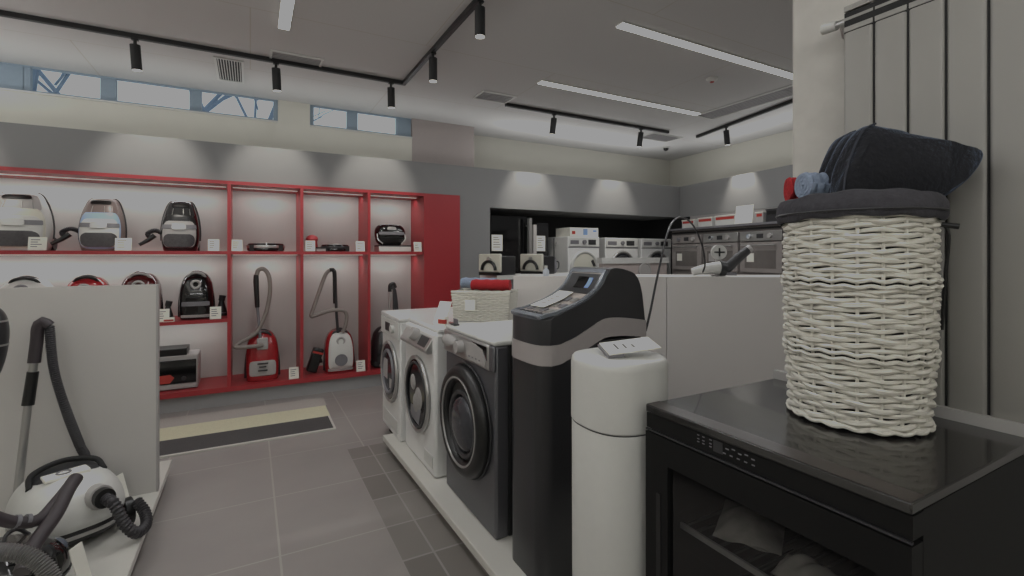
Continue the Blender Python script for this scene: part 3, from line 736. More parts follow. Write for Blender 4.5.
# white brine tank
t = thing('brine_tank', 'white rounded tank between the softener and the wine cooler', 'tank', (.995, 1.14, PZ))
r0 = .136
S1 = [(0,0,0,r0*.95,r0*.95,2.5), (.01,0,0,r0*.97,r0*.97,2.5), (.772,0,0,r0*.985,r0*.985,2.5), (.776,0,0,r0*.975,r0*.975,2.5)]
S2 = [(.780,0,0,r0*.975,r0*.975,2.5), (.784,0,0,r0,r0,2.5), (.955,0,0,r0,r0,2.5), (.970,0,0,r0*.985,r0*.985,2.5), (.977,0,0,r0*.94,r0*.94,2.5), (.979,0,0,r0*.88,r0*.88,2.5)]
obj('tank_body', loft(B(), S1, 56), whiteP, t); obj('lid', loft(B(), S2, 56), whiteP, t)
b = B(); loft(b, [(.7755,0,0,r0*.972,r0*.972,2.5), (.7805,0,0,r0*.972,r0*.972,2.5)], 56); obj('seam', b, dark, t)
t = thing('price_sheet', 'white card sheet lying on the white tank lid', 'price sheet', (1.02, 1.125, PZ+.990), math.radians(-12), 'price sheets on the machines', rot=(math.radians(9), math.radians(-6), math.radians(-22)))
obj('sheet', bx(-.075, .085, -.05, .05, .014, .018), paper, t); obj('holder', bx(-.08, -.03, -.052, .052, 0.004, .014), grey, t)
b = B()
for i in range(3): box(b, -.04+.025*i, -.034+.025*i, -.02, .025-.01*i, .018, .0187)
obj('print', b, inkM, t)

# ================================================================== WINE COOLER
cx0, cx1, cy0, cy1, ct_ = .947, 1.515, .375, .975, .974
t = thing('wine_cooler', 'black glass-door wine cooler with glossy top carrying the large basket', 'wine cooler', (0,0,0))
blackC = mat('cooler_black', '#070707', .5, spec=.25, var=.06)
b = B()
box(b, cx0+.04, cx1, cy0, cy0+.03, PZ, ct_-.02); box(b, cx0+.04, cx1, cy1-.03, cy1, PZ, ct_-.02); box(b, cx1-.03, cx1, cy0+.03, cy1-.03, PZ, ct_-.02); box(b, cx0+.04, cx1-.03, cy0+.03, cy1-.03, PZ, PZ+.06); box(b, cx0+.04, cx1-.03, cy0+.03, cy1-.03, ct_-.08, ct_-.02)
obj('cabinet', b, blackC, t)
obj('top_panel', bx(cx0, cx1, cy0, cy1, ct_-.02, ct_), mat('cooler_top_glass', '#232120', .22, var=.05, coat=.4), t, bevel=.003)
obj('top_strip', bx(cx0+.002, cx0+.05, cy0+.002, cy1-.002, ct_, ct_+.0012), mat('cooler_top_strip', '#3a3432', .3, var=.05), t)
fs = obj('control_fascia', bx(cx0+.004, cx0+.04, cy0, cy1, ct_-.062, ct_-.022), blackC, t)
b = B()
for yy in (.80, .785, .765):
    for zz in (.935, .944, .928): box(b, cx0+.0028, cx0+.004, yy, yy+.006, zz, zz+.0022)
obj('control_icons', b, grey, fs)
b = B()
for i in range(5): box(b, cx0+.0028, cx0+.004, .655+.016*i, .663+.016*i, .942 if i % 2 else .938, .9445 if i % 2 else .9405); box(b, cx0+.0028, cx0+.004, .655+.018*i, .662+.018*i, .926, .9285)
obj('setting_icons', b, grey, fs)
obj('touch_display', bx(cx0+.003, cx0+.004, .735, .76, .922, .948), dark, fs)
b = B(); box(b, cx0, cx0+.006, cy0, cy1, ct_-.068, ct_-.064); obj('fascia_line', b, dark, t)
dr = B(); zb, zt = PZ+.01, ct_-.072; gx0, gy0, gy1, gz0, gz1 = cx0, cy0+.052, cy1-.078, PZ+.1, .832
box(dr, cx0, cx0+.038, cy0, gy0, zb, zt); box(dr, cx0, cx0+.038, gy1, cy1, zb, zt); box(dr, cx0, cx0+.038, gy0, gy1, zb, gz0); box(dr, cx0, cx0+.038, gy0, gy1, gz1, zt)
dr = obj('door', dr, blackC, t)
obj('door_glass', quad([(cx0+.01,gy0,gz0),(cx0+.01,gy1,gz0),(cx0+.01,gy1,gz1),(cx0+.01,gy0,gz1)]), coolG, dr)
b = B(); box(b, cx0-.002, cx0+.002, cy1-.055, cy1-.040, .25, .75); obj('door_handle', b, black, dr)
for zz in (.675, .47, .27):
    b = B()
    for i in range(14): box(b, cx0+.05, cx1-.04, gy0+.01+i*(gy1-gy0-.02)/13-.003, gy0+.01+i*(gy1-gy0-.02)/13+.003, zz-.006, zz)
    s_ = obj('rack', b, dark, t)
    obj('rack_front', bx(cx0+.045, cx0+.052, gy0-.0, gy1+.0, zz-.012, zz+.002), silver, s_)
def film(name, label, c, s, seed, rz):
    rnd = random.Random(seed); bm = B(); n, m = 40, 26; G = []
    ph = [(rnd.uniform(2,9), rnd.uniform(2,9), rnd.uniform(0,6)) for _ in range(7)]
    for i in range(n+1):
        row = []
        for j in range(m+1):
            u, v = 2*i/n-1, 2*j/m-1
            hgt = (1-u*u)*(1-v*v)*.7 + .25*sum(math.sin(a*u+b_*v+p) for a, b_, p in ph)/7
            row.append(bm.verts.new((u*s[0], v*s[1], max(.001, (.12+hgt)*s[2]))))
        G.append(row)
    for i in range(n):
        for j in range(m): bm.faces.new((G[i][j], G[i+1][j], G[i+1][j+1], G[i][j+1]))
    bot = bm.faces.new([G[i][0] for i in range(n+1)] + [G[n][j] for j in range(1, m+1)] + [G[i][m] for i in range(n-1, -1, -1)] + [G[0][j] for j in range(m-1, 0, -1)])
    o = obj(name, bm, bagM, smooth=1.); o.location = c; o.rotation_euler = (0,0,rz)
    return tag(o, label, 'plastic bag', 'packed parts inside the wine cooler')
film('plastic_bag', 'long flat film-wrapped bundle at the far side of the cooler rack', (1.13, .79, .677), (.10, .075, .05), 2, .5)
film('plastic_bag', 'rounded film-wrapped bundle in the middle of the cooler rack', (1.06, .605, .677), (.055, .06, .055), 5, .2)
film('plastic_bag', 'crumpled film bundle at the near side of the cooler rack', (1.15, .485, .677), (.12, .045, .055), 9, -.2)

# ---- large round wicker basket
bx0, by0, bz0 = 1.336, .646, ct_+.0065
RB, RTb, RTp, HB = .139, .151, .158, .505
bk = thing('wicker_basket', 'tall round white wicker laundry basket on the wine cooler', 'basket', (bx0, by0, bz0))
def brad(z): 
    f = z/HB; return RB + (RTb-RB)*f + .006*math.sin(PI*f)
NS = 20
b = B(); rows = 42
gaps = (.168, .335)
z = .006; j = 0
zs = []
while z < HB-.01:
    zs.append(z); z += .0112
zs = [q for q in zs if all(abs(q-g) > .0095 for g in gaps)]
for j, zz in enumerate(zs):
    pts = []; n = NS*8; rr = .0062 + .0008*math.sin(j*1.7)
    for i in range(n):
        a = 2*PI*i/n; w = math.sin(NS/2*a + (PI if j % 2 else 0))
        r = brad(zz)+.0048*w + .0008*math.sin(3*a+j); pts.append((r*math.cos(a), r*math.sin(a), zz+.0018*math.sin(NS/2*a+j*.9)+.0012*math.sin(5*a+j*2.1)))
    tube(b, pts, rr*.96, 6, closed=True)
obj('woven_wall', b, wick, bk)
b = B()
for k in range(NS):
    a = 2*PI*(k+.5)/NS
    tube(b, [((brad(q)-.001)*math.cos(a), (brad(q)-.001)*math.sin(a), q) for q in [HB*i/10 for i in range(11)]], .004, 6)
obj('stakes', b, wick, bk)
b = B()
for g_ in (.004,)+tuple(x+dz for x in gaps for dz in (-.0068, .0068)):
    for s_ in (1, -1):
        pts = [((brad(g_)+.007+.0025*math.sin(s_*20*a))*math.cos(a), (brad(g_)+.007+.0025*math.sin(s_*20*a))*math.sin(a), g_+.0022*math.cos(s_*20*a)) for a in [2*PI*i/180 for i in range(180)]]
        tube(b, pts, .0046, 6, closed=True)
obj('braided_bands', b, wick, bk)
b = B(); lathe(b, [(brad(0)-.012, .002), (brad(.1)-.012, .1), (brad(.3)-.012, .3), (brad(HB)-.012, HB)], 48); obj('inner_lining', b, mat('lining_dark', '#2a2826', .95, var=.2), bk)
b = B(); prof = [(RTp+.006, HB-.022), (RTp+.013, HB-.016), (RTp+.016, HB), (RTp+.015, HB+.02), (RTp+.008, HB+.034), (RTp-.004, HB+.038), (RTp-.016, HB+.030), (RTp-.02, HB-.02)]
n = 72; rings = []
for r, q in prof: rings.append([b.verts.new(((r+.002*math.sin(9*a)+.0015*math.sin(17*a))*math.cos(a), (r+.002*math.sin(9*a))*math.sin(a), q+.004*math.sin(2*a+.6)+.002*math.sin(11*a))) for a in [2*PI*i/n for i in range(n)]])
for a_, b_ in zip(rings, rings[1:]):
    for k in range(n): b.faces.new((a_[k], a_[(k+1) % n], b_[(k+1) % n], b_[k]))
obj('fabric_liner', b, linerM, bk)
b = B(); tube(b, [((RTp+.016)*math.cos(a), (RTp+.016)*math.sin(a), HB-.004) for a in [2*PI*i/72 for i in range(72)]], .003, 6, closed=True); obj('liner_seam', b, dark, bk)
a = math.radians(-60)
b = B(); tube(b, spline([((RTp+.006)*math.cos(a), (RTp+.006)*math.sin(a), HB-.03), ((RTp+.018)*math.cos(a), (RTp+.018)*math.sin(a), HB-.06), ((RTp+.012)*math.cos(a), (RTp+.012)*math.sin(a), HB-.16), ((RTp+.006)*math.cos(a), (RTp+.006)*math.sin(a), HB-.28)], .01), .004, 6); st_ = obj('tie_cord', b, black, bk)
b = B(); cyl(b, ((RTp+.004)*math.cos(a), (RTp+.004)*math.sin(a), HB-.034), ((RTp+.036)*math.cos(a), (RTp+.036)*math.sin(a), HB-.04), .006, .007, 10); obj('toggle', b, black, st_)

# ---- towels in the big basket
def towel_slab(c0, c1, dx, dz, sc=1., xs=1.):
    """one fold of the towel: outline in the picture-plane direction x and height z, thickness along y, rounded over"""
    O = [(-.088,-.035), (-.082,.02), (-.072,.062), (-.05,.118), (-.026,.150), (-.002,.158), (.045,.149), (.10,.130), (.155,.117), (.205,.105), (.25,.095), (.272,.078), (.262,.05), (.235,.02), (.20,-.012), (.17,-.035)]
    P = [(p.x*sc*(xs if p.x > 0 else 1)+dx, p.y*sc+dz) for p in spline([(a, b_, 0) for a, b_ in O], .012)]
    bm = B(); N = len(P); cx_ = sum(p[0] for p in P)/N; cz_ = sum(p[1] for p in P)/N; rings = []; M = 9
    for j in range(M):
        v = 2*j/(M-1)-1; k = 1-.07*abs(v)**5; y = (c0+c1)/2+(c1-c0)/2*v
        rings.append([bm.verts.new((cx_+(p[0]-cx_)*(1-(1-k)*.5)+.003*math.sin(40*p[1]+3*v), y+.007*math.sin(26*p[0]+7*p[1])+.004*math.sin(60*p[0]-30*p[1]), cz_+(p[1]-cz_)*k)) for p in P])
    for a_, b_ in zip(rings, rings[1:]):
        for k in range(N): bm.faces.new((a_[k], a_[(k+1) % N], b_[(k+1) % N], b_[k]))
    for rr in (rings[0], rings[-1]):
        q = [bm.verts.new((cx_+(v.co.x-cx_)*.95, v.co.y+(.008 if rr is rings[-1] else -.008)+.004*math.sin(31*v.co.x), cz_+(v.co.z-cz_)*.90)) for v in rr]
        for k in range(N): bm.faces.new((rr[k], rr[(k+1) % N], q[(k+1) % N], q[k]))
        bm.faces.new(q)
    bmesh.ops.triangulate(bm, faces=[f for f in bm.faces if len(f.verts) > 4])
    return bm
TZ = bz0+HB
dirx = math.atan2(RT[1], RT[0])      # along the picture plane
tw = thing('folded_towel', 'large dark charcoal bath towel folded on top of the tall basket', 'towel', (bx0, by0, TZ+.056), dirx, 'folded towels in the baskets')
obj('towel_body', towel_slab(-.10, -.035, -.018, .0, .9), towelD, tw, smooth=1.2)
obj('fold', towel_slab(-.033, .032, .008, .006, .9, .70), towelD, tw, smooth=1.2)
obj('fold', towel_slab(.034, .09, .032, .016, .9, .45), towelD, tw, smooth=1.2)
HEM = [(-.088,-.03), (-.082,.02), (-.072,.062), (-.05,.118), (-.030,.146), (-.004,.158)]
hemM = mat('towel_hem', '#3a3d46', .95, var=.2, scale=120)
for yy, dx, dz in ((-.098, -.020, .0), (-.030, .006, .007), (.037, .030, .018)):
    b = B(); tube(b, [(p.x*.9+dx, yy, p.y*.9+dz) for p in spline([(a_, 0, c_) for a_, c_ in HEM], .01) for p in [Vector((p.x, p.z, 0))]], .0025, 6); obj('hem', b, hemM, tw)
def offs(a, b_, z): return (bx0+a*RT[0]+b_*FW[0], by0+a*RT[1]+b_*FW[1], z)
towel_roll('rolled_towel', 'blue-grey rolled towel at the left rim of the tall basket', offs(-.088, .03, TZ+.074), .06, .036, towelB, (0, 0, math.radians(-112)), 1.1)
towel_roll('rolled_towel', 'red rolled towel peeking out left of the tall basket rim', offs(-.088, .10, TZ+.074), .05, .030, redC, (0, 0, math.radians(-128)), 1.3)
# white ledge behind the cooler and radiator
struct('trim_4', bx(1.518, 1.535, -.3, .98, .0, 1.0), mat('ledge_grey', '#b4b2b0', .4, var=.03))

# ================================================================== RADIATOR
t = thing('radiator', 'tall grey panel radiator on the pier wall behind the tall basket', 'radiator', (1.57, .773, 0))
zr0, zr1 = .98, 2.03
for k in range(9):
    y1 = -.0795*k; y0 = y1-.0740
    b = B(); prism(b, [(-.035, y0), (-.04, y0+.006), (-.04, y1-.006), (-.035, y1), (.03, y1), (.03, y0)], 'z', zr0, zr1); obj('section', b, radM, t, bevel=.003)
    g = B(); zt = zr1+.004
    box(g, -.036, .03, y0, y1, zt, zt+.014); box(g, -.03, .03, y0, y0+.008, zt+.014, zt+.06); box(g, -.034, .03, y0, y1, zt+.034, zt+.042); box(g, -.036, .03, y0, y1, zt+.06, zt+.075)
    obj('top_grille', g, radM, t)
obj('gap_shade', bx(-.033, .029, -.0795*9, 0, zr0+.02, zr1+.06), blackM, t)  # black sheet puts shade into the gaps between sections
zv = zr1+.052
v = B(); cyl(v, (-.005, 0, zv-.005), (-.005, .035, zv-.005), .011); vv = obj('valve', v, silver, t)
v = B(); cyl(v, (-.005, .035, zv-.005), (-.005, .075, zv+.0), .014, .017, 16); obj('valve_knob', v, whiteP, vv)
v = B(); tube(v, [(-.005, .02, zv-.01), (.01, .02, zv-.04), (.044, .02, zv-.04)], .009, 8); obj('pipe', v, silver, vv)

# ================================================================== CENTRE COUNTER (white partition)
pa, pb = Vector((1.62, 2.95)), Vector((3.45, 1.72))
dv = (pb-pa).normalized(); nv = Vector((-dv.y, dv.x))
ang = math.atan2(dv.y, dv.x)
panelC = mat('counter_laminate', '#e0dcd8', .45, var=.02, scale=3)
t = thing('counter_partition', 'white counter-high partition in the middle of the shop', 'partition', (pa.x, pa.y, 0), ang)
Lp = (pb-pa).length; CZ = 1.232
obj('front_panel', bx(0, Lp*.475-.002, 0, .025, 0, CZ-.0), panelC, t); obj('front_panel', bx(Lp*.475+.002, Lp, 0, .025, 0, CZ), panelC, t)
obj('countertop', bx(0, Lp, .025, .45, CZ-.04, CZ-.002), panelW, t)
obj('end_panel', bx(0, .02, .025, .45, 0, CZ-.04), panelW, t); obj('end_panel', bx(Lp-.02, Lp, .025, .45, 0, CZ-.04), panelW, t)
def onc(px, back, z):
    """point on the counter above picture column px, set back from the front edge"""
    u = (px-CXP)/F; d = Vector((FW[0]+RT[0]*u, FW[1]+RT[1]*u)); o = pa + nv*back
    s = (o.x*dv.y-o.y*dv.x)/(d.x*dv.y-d.y*dv.x); return (d.x*s, d.y*s, z)
CT = CZ-.002
# items on the counter
t = thing('handheld_vacuum', 'white handheld vacuum lying on the centre counter', 'handheld vacuum', onc(707, .12, CT), ang)
b = B(); tube(b, spline([(-.10,0,.03), (-.03,0,.048), (.04,0,.058), (.085,0,.06)], .02), [.026+.022*i/9 for i in range(10)][:len(spline([(-.10,0,.03), (-.03,0,.048), (.04,0,.058), (.085,0,.06)], .02))] + [.05]*max(0, len(spline([(-.10,0,.03), (-.03,0,.048), (.04,0,.058), (.085,0,.06)], .02))-10), 16); obj('body', b, whiteP, t)
b = B(); cyl(b, (.085,0,.06), (.125,0,.055), .052, .05, 20); obj('filter_cap', b, dark, t)
t = thing('fan_head', 'white round appliance head with dark cross, standing behind the handheld vacuum', 'appliance', onc(718, .20, CT), ang)
b = B(); disc(b, 0, 0, -.03, .17, .052); obj('disc', b, whiteP, t)
b = B(); box(b, -.035, .035, -.034, -.03, .165, .175); box(b, -.005, .005, -.034, -.03, .14, .20); obj('cross', b, dark, t)
b = B(); tube(b, [(0,.0,.0), (0,.0,.12)], .02, 10); obj('stem', b, ltgrey, t); b = B(); cyl(b, (0,0,0), (0,0,.012), .05); obj('base', b, ltgrey, t)
t = thing('hand_blender', 'grey and black stick appliance leaning at the counter middle', 'blender', onc(737, .36, CT), ang)
b = B(); tube(b, [(-.10,0,.02), (-.05,0,.07), (.02,0,.14), (.08,0,.19)], [.03, .038, .035, .03], 14); obj('body', b, dark, t)
b = B(); tube(b, [(.078,0,.188), (.10,0,.205)], [.032, .026], 14); obj('head', b, ltgrey, t)
b = B(); box(b, -.14, -.02, -.05, .05, 0, .02); obj('stand', b, grey, t)
t = thing('small_bottle', 'small pale bottle on the counter left of the softener hood', 'bottle', onc(546, .06, CT), 0)
b = B(); lathe(b, [(.02, 0), (.022, .005), (.022, .04), (.010, .055), (.010, .06)], 20); obj('bottle_body', b, mat('pale_blue_plastic', '#c3cad2', .3), t); b = B(); lathe(b, [(.012, .06), (.012, .075)], 16); obj('cap', b, whiteP, t)

# ================================================================== NICHE APPLIANCES (north side)
def fridge(label, xa, xb, y, zt, m):
    t = thing('fridge', label, 'fridge', ((xa+xb)/2, y, 0)); w = (xb-xa)/2
    obj('cabinet', bx(-w, w, .03, .52, 0, zt), blackM, t)
    obj('upper_door', bx(-w, w, 0, .03, .72, zt), m, t, bevel=.004); obj('lower_door', bx(-w, w, 0, .03, .05, .71), m, t, bevel=.004)
    return t
t = fridge('tall glossy black fridge at the left end of the dark niche', xat(491, 5.3), xat(527, 5.3), 5.3, 1.87, blackG)
h = B(); tube(h, [(.245,-.045,.75), (.245,-.045,1.8)], .010, 10); 
for zz in (.8, 1.75): tube(h, [(.245,-.045,zz), (.245,0,zz)], .008, 8)
obj('door_handle', h, silver, t)
t = fridge('second tall dark fridge behind the chrome column', xat(537, 5.32), 3.45, 5.32, 1.80, mat('dark_fridge', '#202022', .2, coat=.4))
h = B(); tube(h, [(.15,-.035,.75), (.15,-.035,1.6)], .008, 10)
obj('door_handle', h, dark, t)
t = thing('pillar_profile', 'pale vertical metal column between the two dark fridges', 'column', (xat(532, 5.18), 5.18, 0)); obj('profile', bx(-.05, -.012, -.02, .03, 0, 1.84), silver, t); obj('profile', bx(.004, .05, -.03, .03, 0, 1.76), ltgrey, t); obj('foot', bx(-.07, .07, -.05, .05, 0, .02), dark, t)
def sheet(label, px, y, z, w, h):
    t = thing('price_sheet', label, 'price sheet', (xat(px, y), y, z), 0, 'price sheets in the niche'); obj('sheet', bx(-w/2, w/2, -.004, .0, 0, h), paper, t)
    b = B()
    for i in range(5): box(b, -w*.35, w*random.uniform(.05, .35), -.0055, -.004, h*(.85-.15*i)-.006, h*(.85-.15*i)+.003)
    obj('print', b, inkM, t)
sheet('white price sheet on the left black fridge', 497, 5.296, 1.43, .15, .20); sheet('white price sheet on the second dark fridge', 540.5, 5.316, 1.43, .14, .20)
sheet('small price tag at the top right of the second dark fridge', 556, 5.316, 1.52, .035, .045)

# low bench with small appliances (just above the counter top line)
t = thing('display_bench', 'low white bench in front of the dark fridges', 'bench', (2.75, 4.35, 0)); obj('bench_top', bx(-.65, .75, -.2, .2, 1.14, 1.18), whiteP, t); obj('bench_body', bx(-.6, .7, -.17, .17, 0, 1.14), grey, t)
def coffee(label, x, y):
    t = thing('coffee_machine', label, 'coffee machine', (x, y, 1.1815), math.radians(-66), 'small machines on the low bench')
    obj('head', bx(-.14, .14, -.13, -.10, .03, .21), creamP, t, bevel=.01)
    obj('body', bx(-.13, .13, -.10, .13, 0, .19), darkB, t, bevel=.01)
    a_ = B(); tube(a_, [(.085*math.cos(q), -.14, .05+.085*math.sin(q)) for q in [PI*i/16 for i in range(17)]], .016, 8); obj('arch', a_, black, t)
    obj('drip_tray', bx(-.10, .10, -.17, -.10, 0, .03), black, t); k = B(); disc(k, 0, -.13, -.145, .16, .02); obj('dial', k, silver, t)
coffee('cream and black small machine on the bench, left one', xat(497.5, 4.3), 4.3); coffee('cream and black small machine on the bench, nearer the tall white dryer', xat(538, 4.3), 4.3)
t = thing('small_jug', 'small grey jug on the bench behind the second machine', 'jug', (xat(553, 4.45), 4.45, 1.18)); b = B(); lathe(b, [(.03,0), (.045,.02), (.042,.12), (.03,.15), (.034,.17)], 20); obj('jug_body', b, grey, t); b = B(); tube(b, spline([(.04,0,.13), (.075,0,.12), (.075,0,.06), (.044,0,.04)], .01), .006, 8); obj('jug_handle', b, dark, t)

# white dryer / washers on podium
def washer(label, x, y, z, w, kind, h=.86):
    t = thing('washing_machine' if kind != 'dryer' else 'tumble_dryer', label, 'washing machine' if kind != 'dryer' else 'dryer', (x, y, z), 0)
    obj('cabinet', bx(-w/2, w/2, 0, .5, 0, h), white, t, bevel=.01)
    f = obj('control_panel', bx(-w/2+.01, w/2-.01, -.012, 0, h-.13, h-.01), whiteP, t, bevel=.004)
    obj('display', bx(w*.12, w*.36, -.016, -.012, h-.105, h-.04), dark, f); obj('drawer', bx(-w*.44, -w*.18, -.015, -.012, h-.10, h-.05), grey, f)
    k = B(); disc(k, -.01, -.012, -.04, h-.07, .026); obj('dial', k, grey, f)
    obj('panel_gap', bx(-w/2+.005, w/2-.005, -.004, 0, h-.145, h-.135), grey, t)
    d = B(); ring(d, 0, -.012, h-.40, .20, .022); d = obj('door', d, silver if kind != 'dryer' else whiteP, t)
    g = B(); disc(g, 0, 0, -.018, h-.40, .19); obj('door_glass', g, glassG if kind != 'dryer' else creamP, d)
    if kind != 'dryer': g = B(); ring(g, 0, -.018, h-.40, .135, .02); obj('inner_ring', g, dark, d)
    else: obj('door_grip', prism(B(), [(.10, h-.32), (.13, h-.30), (.17, h-.38), (.14, h-.39)], 'y', -.03, -.012), dark, d)
    return t
washer('white washing machine on the podium, nearer the tall white dryer', xat(622, 5.2), 5.2, .76, .60, 'w'); washer('white washing machine on the podium in the room corner', xat(656.5, 5.2), 5.2, .76, .60, 'w')
t = washer('tall white dryer on a plinth left of the podium washers', xat(584, 5.05), 5.05, .70, .51, 'dryer', .92)
t = thing('small_carton', 'flat white carton with coloured print on the tall white dryer', 'box', (xat(584, 5.08), 5.1, 1.6215)); obj('box_body', bx(-.23, .23, -.03, .3, 0, .115), paper, t, bevel=.004); b = B(); box(b, -.20, -.15, -.033, -.03, .03, .07); obj('print_red', b, redInk, t); b = B(); box(b, -.02, .05, -.033, -.03, .02, .10); obj('print_blue', b, bluInk, t); b = B(); box(b, .14, .2, -.033, -.03, .06, .09); obj('print_blue', b, bluInk, t)
t = thing('podium', 'white podium carrying the corner washing machines', 'podium', (0,0,0)); obj('podium_body', bx(4.14, 5.42, 5.13, 5.80, 0, .74), panelW, t); obj('podium_top', bx(4.14, 5.42, 5.11, 5.82, .74, .76), whiteP, t)
t = thing('podium', 'white plinth under the tall white dryer', 'podium', (0,0,0)); obj('podium_body', bx(3.54, 4.12, 5.04, 5.70, 0, .70), panelW, t)
t = thing('display_rail', 'white horizontal ledge board in front of the corner washers', 'ledge', (0,0,0)); b = B(); prism(b, [(3.85, 4.72), (5.05, 4.76), (5.05, 4.86), (3.85, 4.82)], 'z', 1.27, 1.345); obj('rail', b, whiteP, t); b = B(); prism(b, [(3.87, 4.74), (5.03, 4.78), (5.03, 4.84), (3.87, 4.80)], 'z', 0, 1.27); obj('rail_panel', b, mat('rail_panel', '#b7aca8', .4), t); b = B(); disc(b, 4.60, 4.765, 4.745, 1.17, .09); ring(b, 4.60, 4.75, 1.17, .1, .012); obj('porthole', b, ltgrey, t)

# ================================================================== EAST OVEN WALL
ea, eb = Vector((5.27, 4.93)), Vector((4.73, 1.10)); ed = (eb-ea).normalized(); eang = math.atan2(ed.y, ed.x)
def east(name, label, cat, s, group=None):
    p = ea+ed*s; return thing(name, label, cat, (p.x, p.y, 0), eang, group)     # local x runs along the wall, local -y faces the shop
EL = (eb-ea).length
t = east('oven_cabinet', 'grey tall cabinet wall along the right side holding the built-in ovens', 'cabinet', 0)
obj('carcass', bx(0, EL, .02, .40, 0, 1.72), mat('oven_wall_grey', '#7d7775', .35, var=.08, scale=3), t); obj('top_shelf', bx(0, EL, -.04, .40, 1.72, 1.745), grey, t); obj('dark_line', bx(0, EL, .0, .02, 1.675, 1.695), black, t); obj('back_panel', bx(0, EL, .34, .36, 1.745, 1.94), mat('shelf_back_grey', '#9d9a98', .6), t)  # black strip along the cabinet below the top shelf
def oven(label, s, z, steel, k):
    t = east('built_in_oven', label, 'oven', s, 'built-in ovens on the right wall'); w = .56
    f = obj('control_fascia', bx(0, w, -.02, .015, z+.36, z+.47), silver if steel else ovenM, t, bevel=.003)
    b = B(); disc(b, w*.25, -.02, -.045, z+.415, .026); obj('knob', b, chrome if steel else grey, f); b = B(); disc(b, w*.75, -.02, -.045, z+.415, .026); obj('knob', b, ltgrey, f)
    obj('display', bx(w*.42, w*.58, -.022, -.02, z+.39, z+.44), dark, f)
    d = obj('door', bx(0, w, -.02, .015, z, z+.345), ovenM, t, bevel=.004)
    h = B(); tube(h, [(.05,-.055,z+.31), (w-.05,-.055,z+.31)], .010, 10)
    for q in (.08, w-.08): tube(h, [(q,-.055,z+.31), (q,-.02,z+.31)], .008, 8)
    obj('door_handle', h, silver, d)
    obj('door_window', bx(.07, w-.07, -.022, -.02, z+.05, z+.25), mat('oven_window', '#6b6663', .15, var=.3, scale=8), d)
    obj('sticker', bx(.10, .20, -.0235, -.022, z+.12, z+.22), ltgrey if k % 2 else paper, d)
names = ['nearest the room corner', 'second from the room corner', 'third from the room corner', 'fourth from the room corner', 'fifth from the room corner']
for k in range(5):
    oven('grey built-in oven with round knobs, upper row, '+names[k], .06+.60*k, 1.18, k in (1, 2), k)
    oven('grey built-in oven with round knobs, lower row, '+names[k], .06+.60*k, .66, k == 3, k+1)
# cartons on the east shelf
def s_on(px):
    """distance along the oven wall at picture column px"""
    u = (px-CXP)/F; d = Vector((FW[0]+RT[0]*u, FW[1]+RT[1]*u))
    k = (ea.x*ed.y-ea.y*ed.x)/(d.x*ed.y-d.y*ed.x); return (d*k-ea).dot(ed)
def tray(label, p0, p1, h, col, top):
    s = s_on(p0); w = s_on(p1)-s
    t = east('shelf_carton', label, 'box', s, 'cartons on the shelf above the ovens'); t.location.z = 1.7465
    obj('box_body', bx(0, w, .0, .14, 0, h), col, t, bevel=.004); obj('label_print', bx(.015, w-.015, -.002, 0, h*.62, h*.92), top, t); obj('lid', bx(-.004, w+.004, -.004, .144, h, h+.012), paper if top is redInk else dark, t)
for p0, p1, h, c, tp, lab in [(682, 694, .10, whiteP, redInk, 'white carton with red print nearest the corner on the oven wall shelf'), (698, 712, .11, whiteP, redInk, 'white carton with red print second along the oven wall shelf'), (715, 735, .115, whiteP, redInk, 'longest white carton with red print left of the blank sign'),
    (755.5, 763, .11, ltgrey, redInk, 'small grey and red carton right of the blank sign'), (766, 783, .13, dark, black, 'dark carton near the basket on the oven wall shelf')]:
    tray(lab, p0, p1, h, c, tp)
s0_ = s_on(736.5); w_ = s_on(754)-s0_
t = east('blank_sign', 'cream blank sign standing on the oven wall shelf', 'sign', s0_); t.location.z = 1.7465
obj('board', prism(B(), [(-.03, 0), (-.024, 0), (.0, .215), (-.006, .215)], 'x', 0, w_), paper, t); obj('foot', bx(.02, w_-.02, -.035, .06, 0, .008), whiteP, t)

# ================================================================== LEFT PARTITION AND PLATFORM
t = thing('display_platform', 'low white platform at the left with two vacuum cleaners on it', 'platform', (0,0,0))
obj('top_board', bx(-2.4, -.43, .9, 3.66, .065, .10), platW, t, bevel=.004); obj('toe_kick', bx(-2.35, -.52, .95, 3.62, 0, .065), blackM, t)
t = thing('display_partition', 'white partition panel standing on the left platform', 'partition', (0,0,0))
obj('panel', bx(-2.3, -.447, 3.20, 3.235, .1005, 1.22), panelW, t); obj('edge_trim', bx(-.447, -.437, 3.198, 3.237, .1005, 1.221), ltgrey, t)
t = thing('card_stand', 'white folded card on the platform at the partition corner', 'price card', (-.56, 3.33, .1015), 0, 'cards on the left platform'); obj('card', bx(-.05, .05, -.004, .0, 0, .10), paper, t); obj('foot', bx(-.05, .05, -.03, .03, 0, .004), paper, t)
def acard(label, x, y, rz):
    t = thing('card_stand', label, 'price card', (x, y, .1015), rz, 'cards on the left platform'); obj('card', prism(B(), [(-.03, 0), (-.026, 0), (.014, .15), (.010, .15)], 'x', -.03, .03), paper, t); obj('foot', bx(-.03, .03, -.03, .05, 0, .004), clearG, t)
acard('leaning white price card in front of the partition behind the hose', -.585, 3.12, math.radians(62)); acard('leaning white price card near the front of the left platform', -.585, 2.44, math.radians(66))

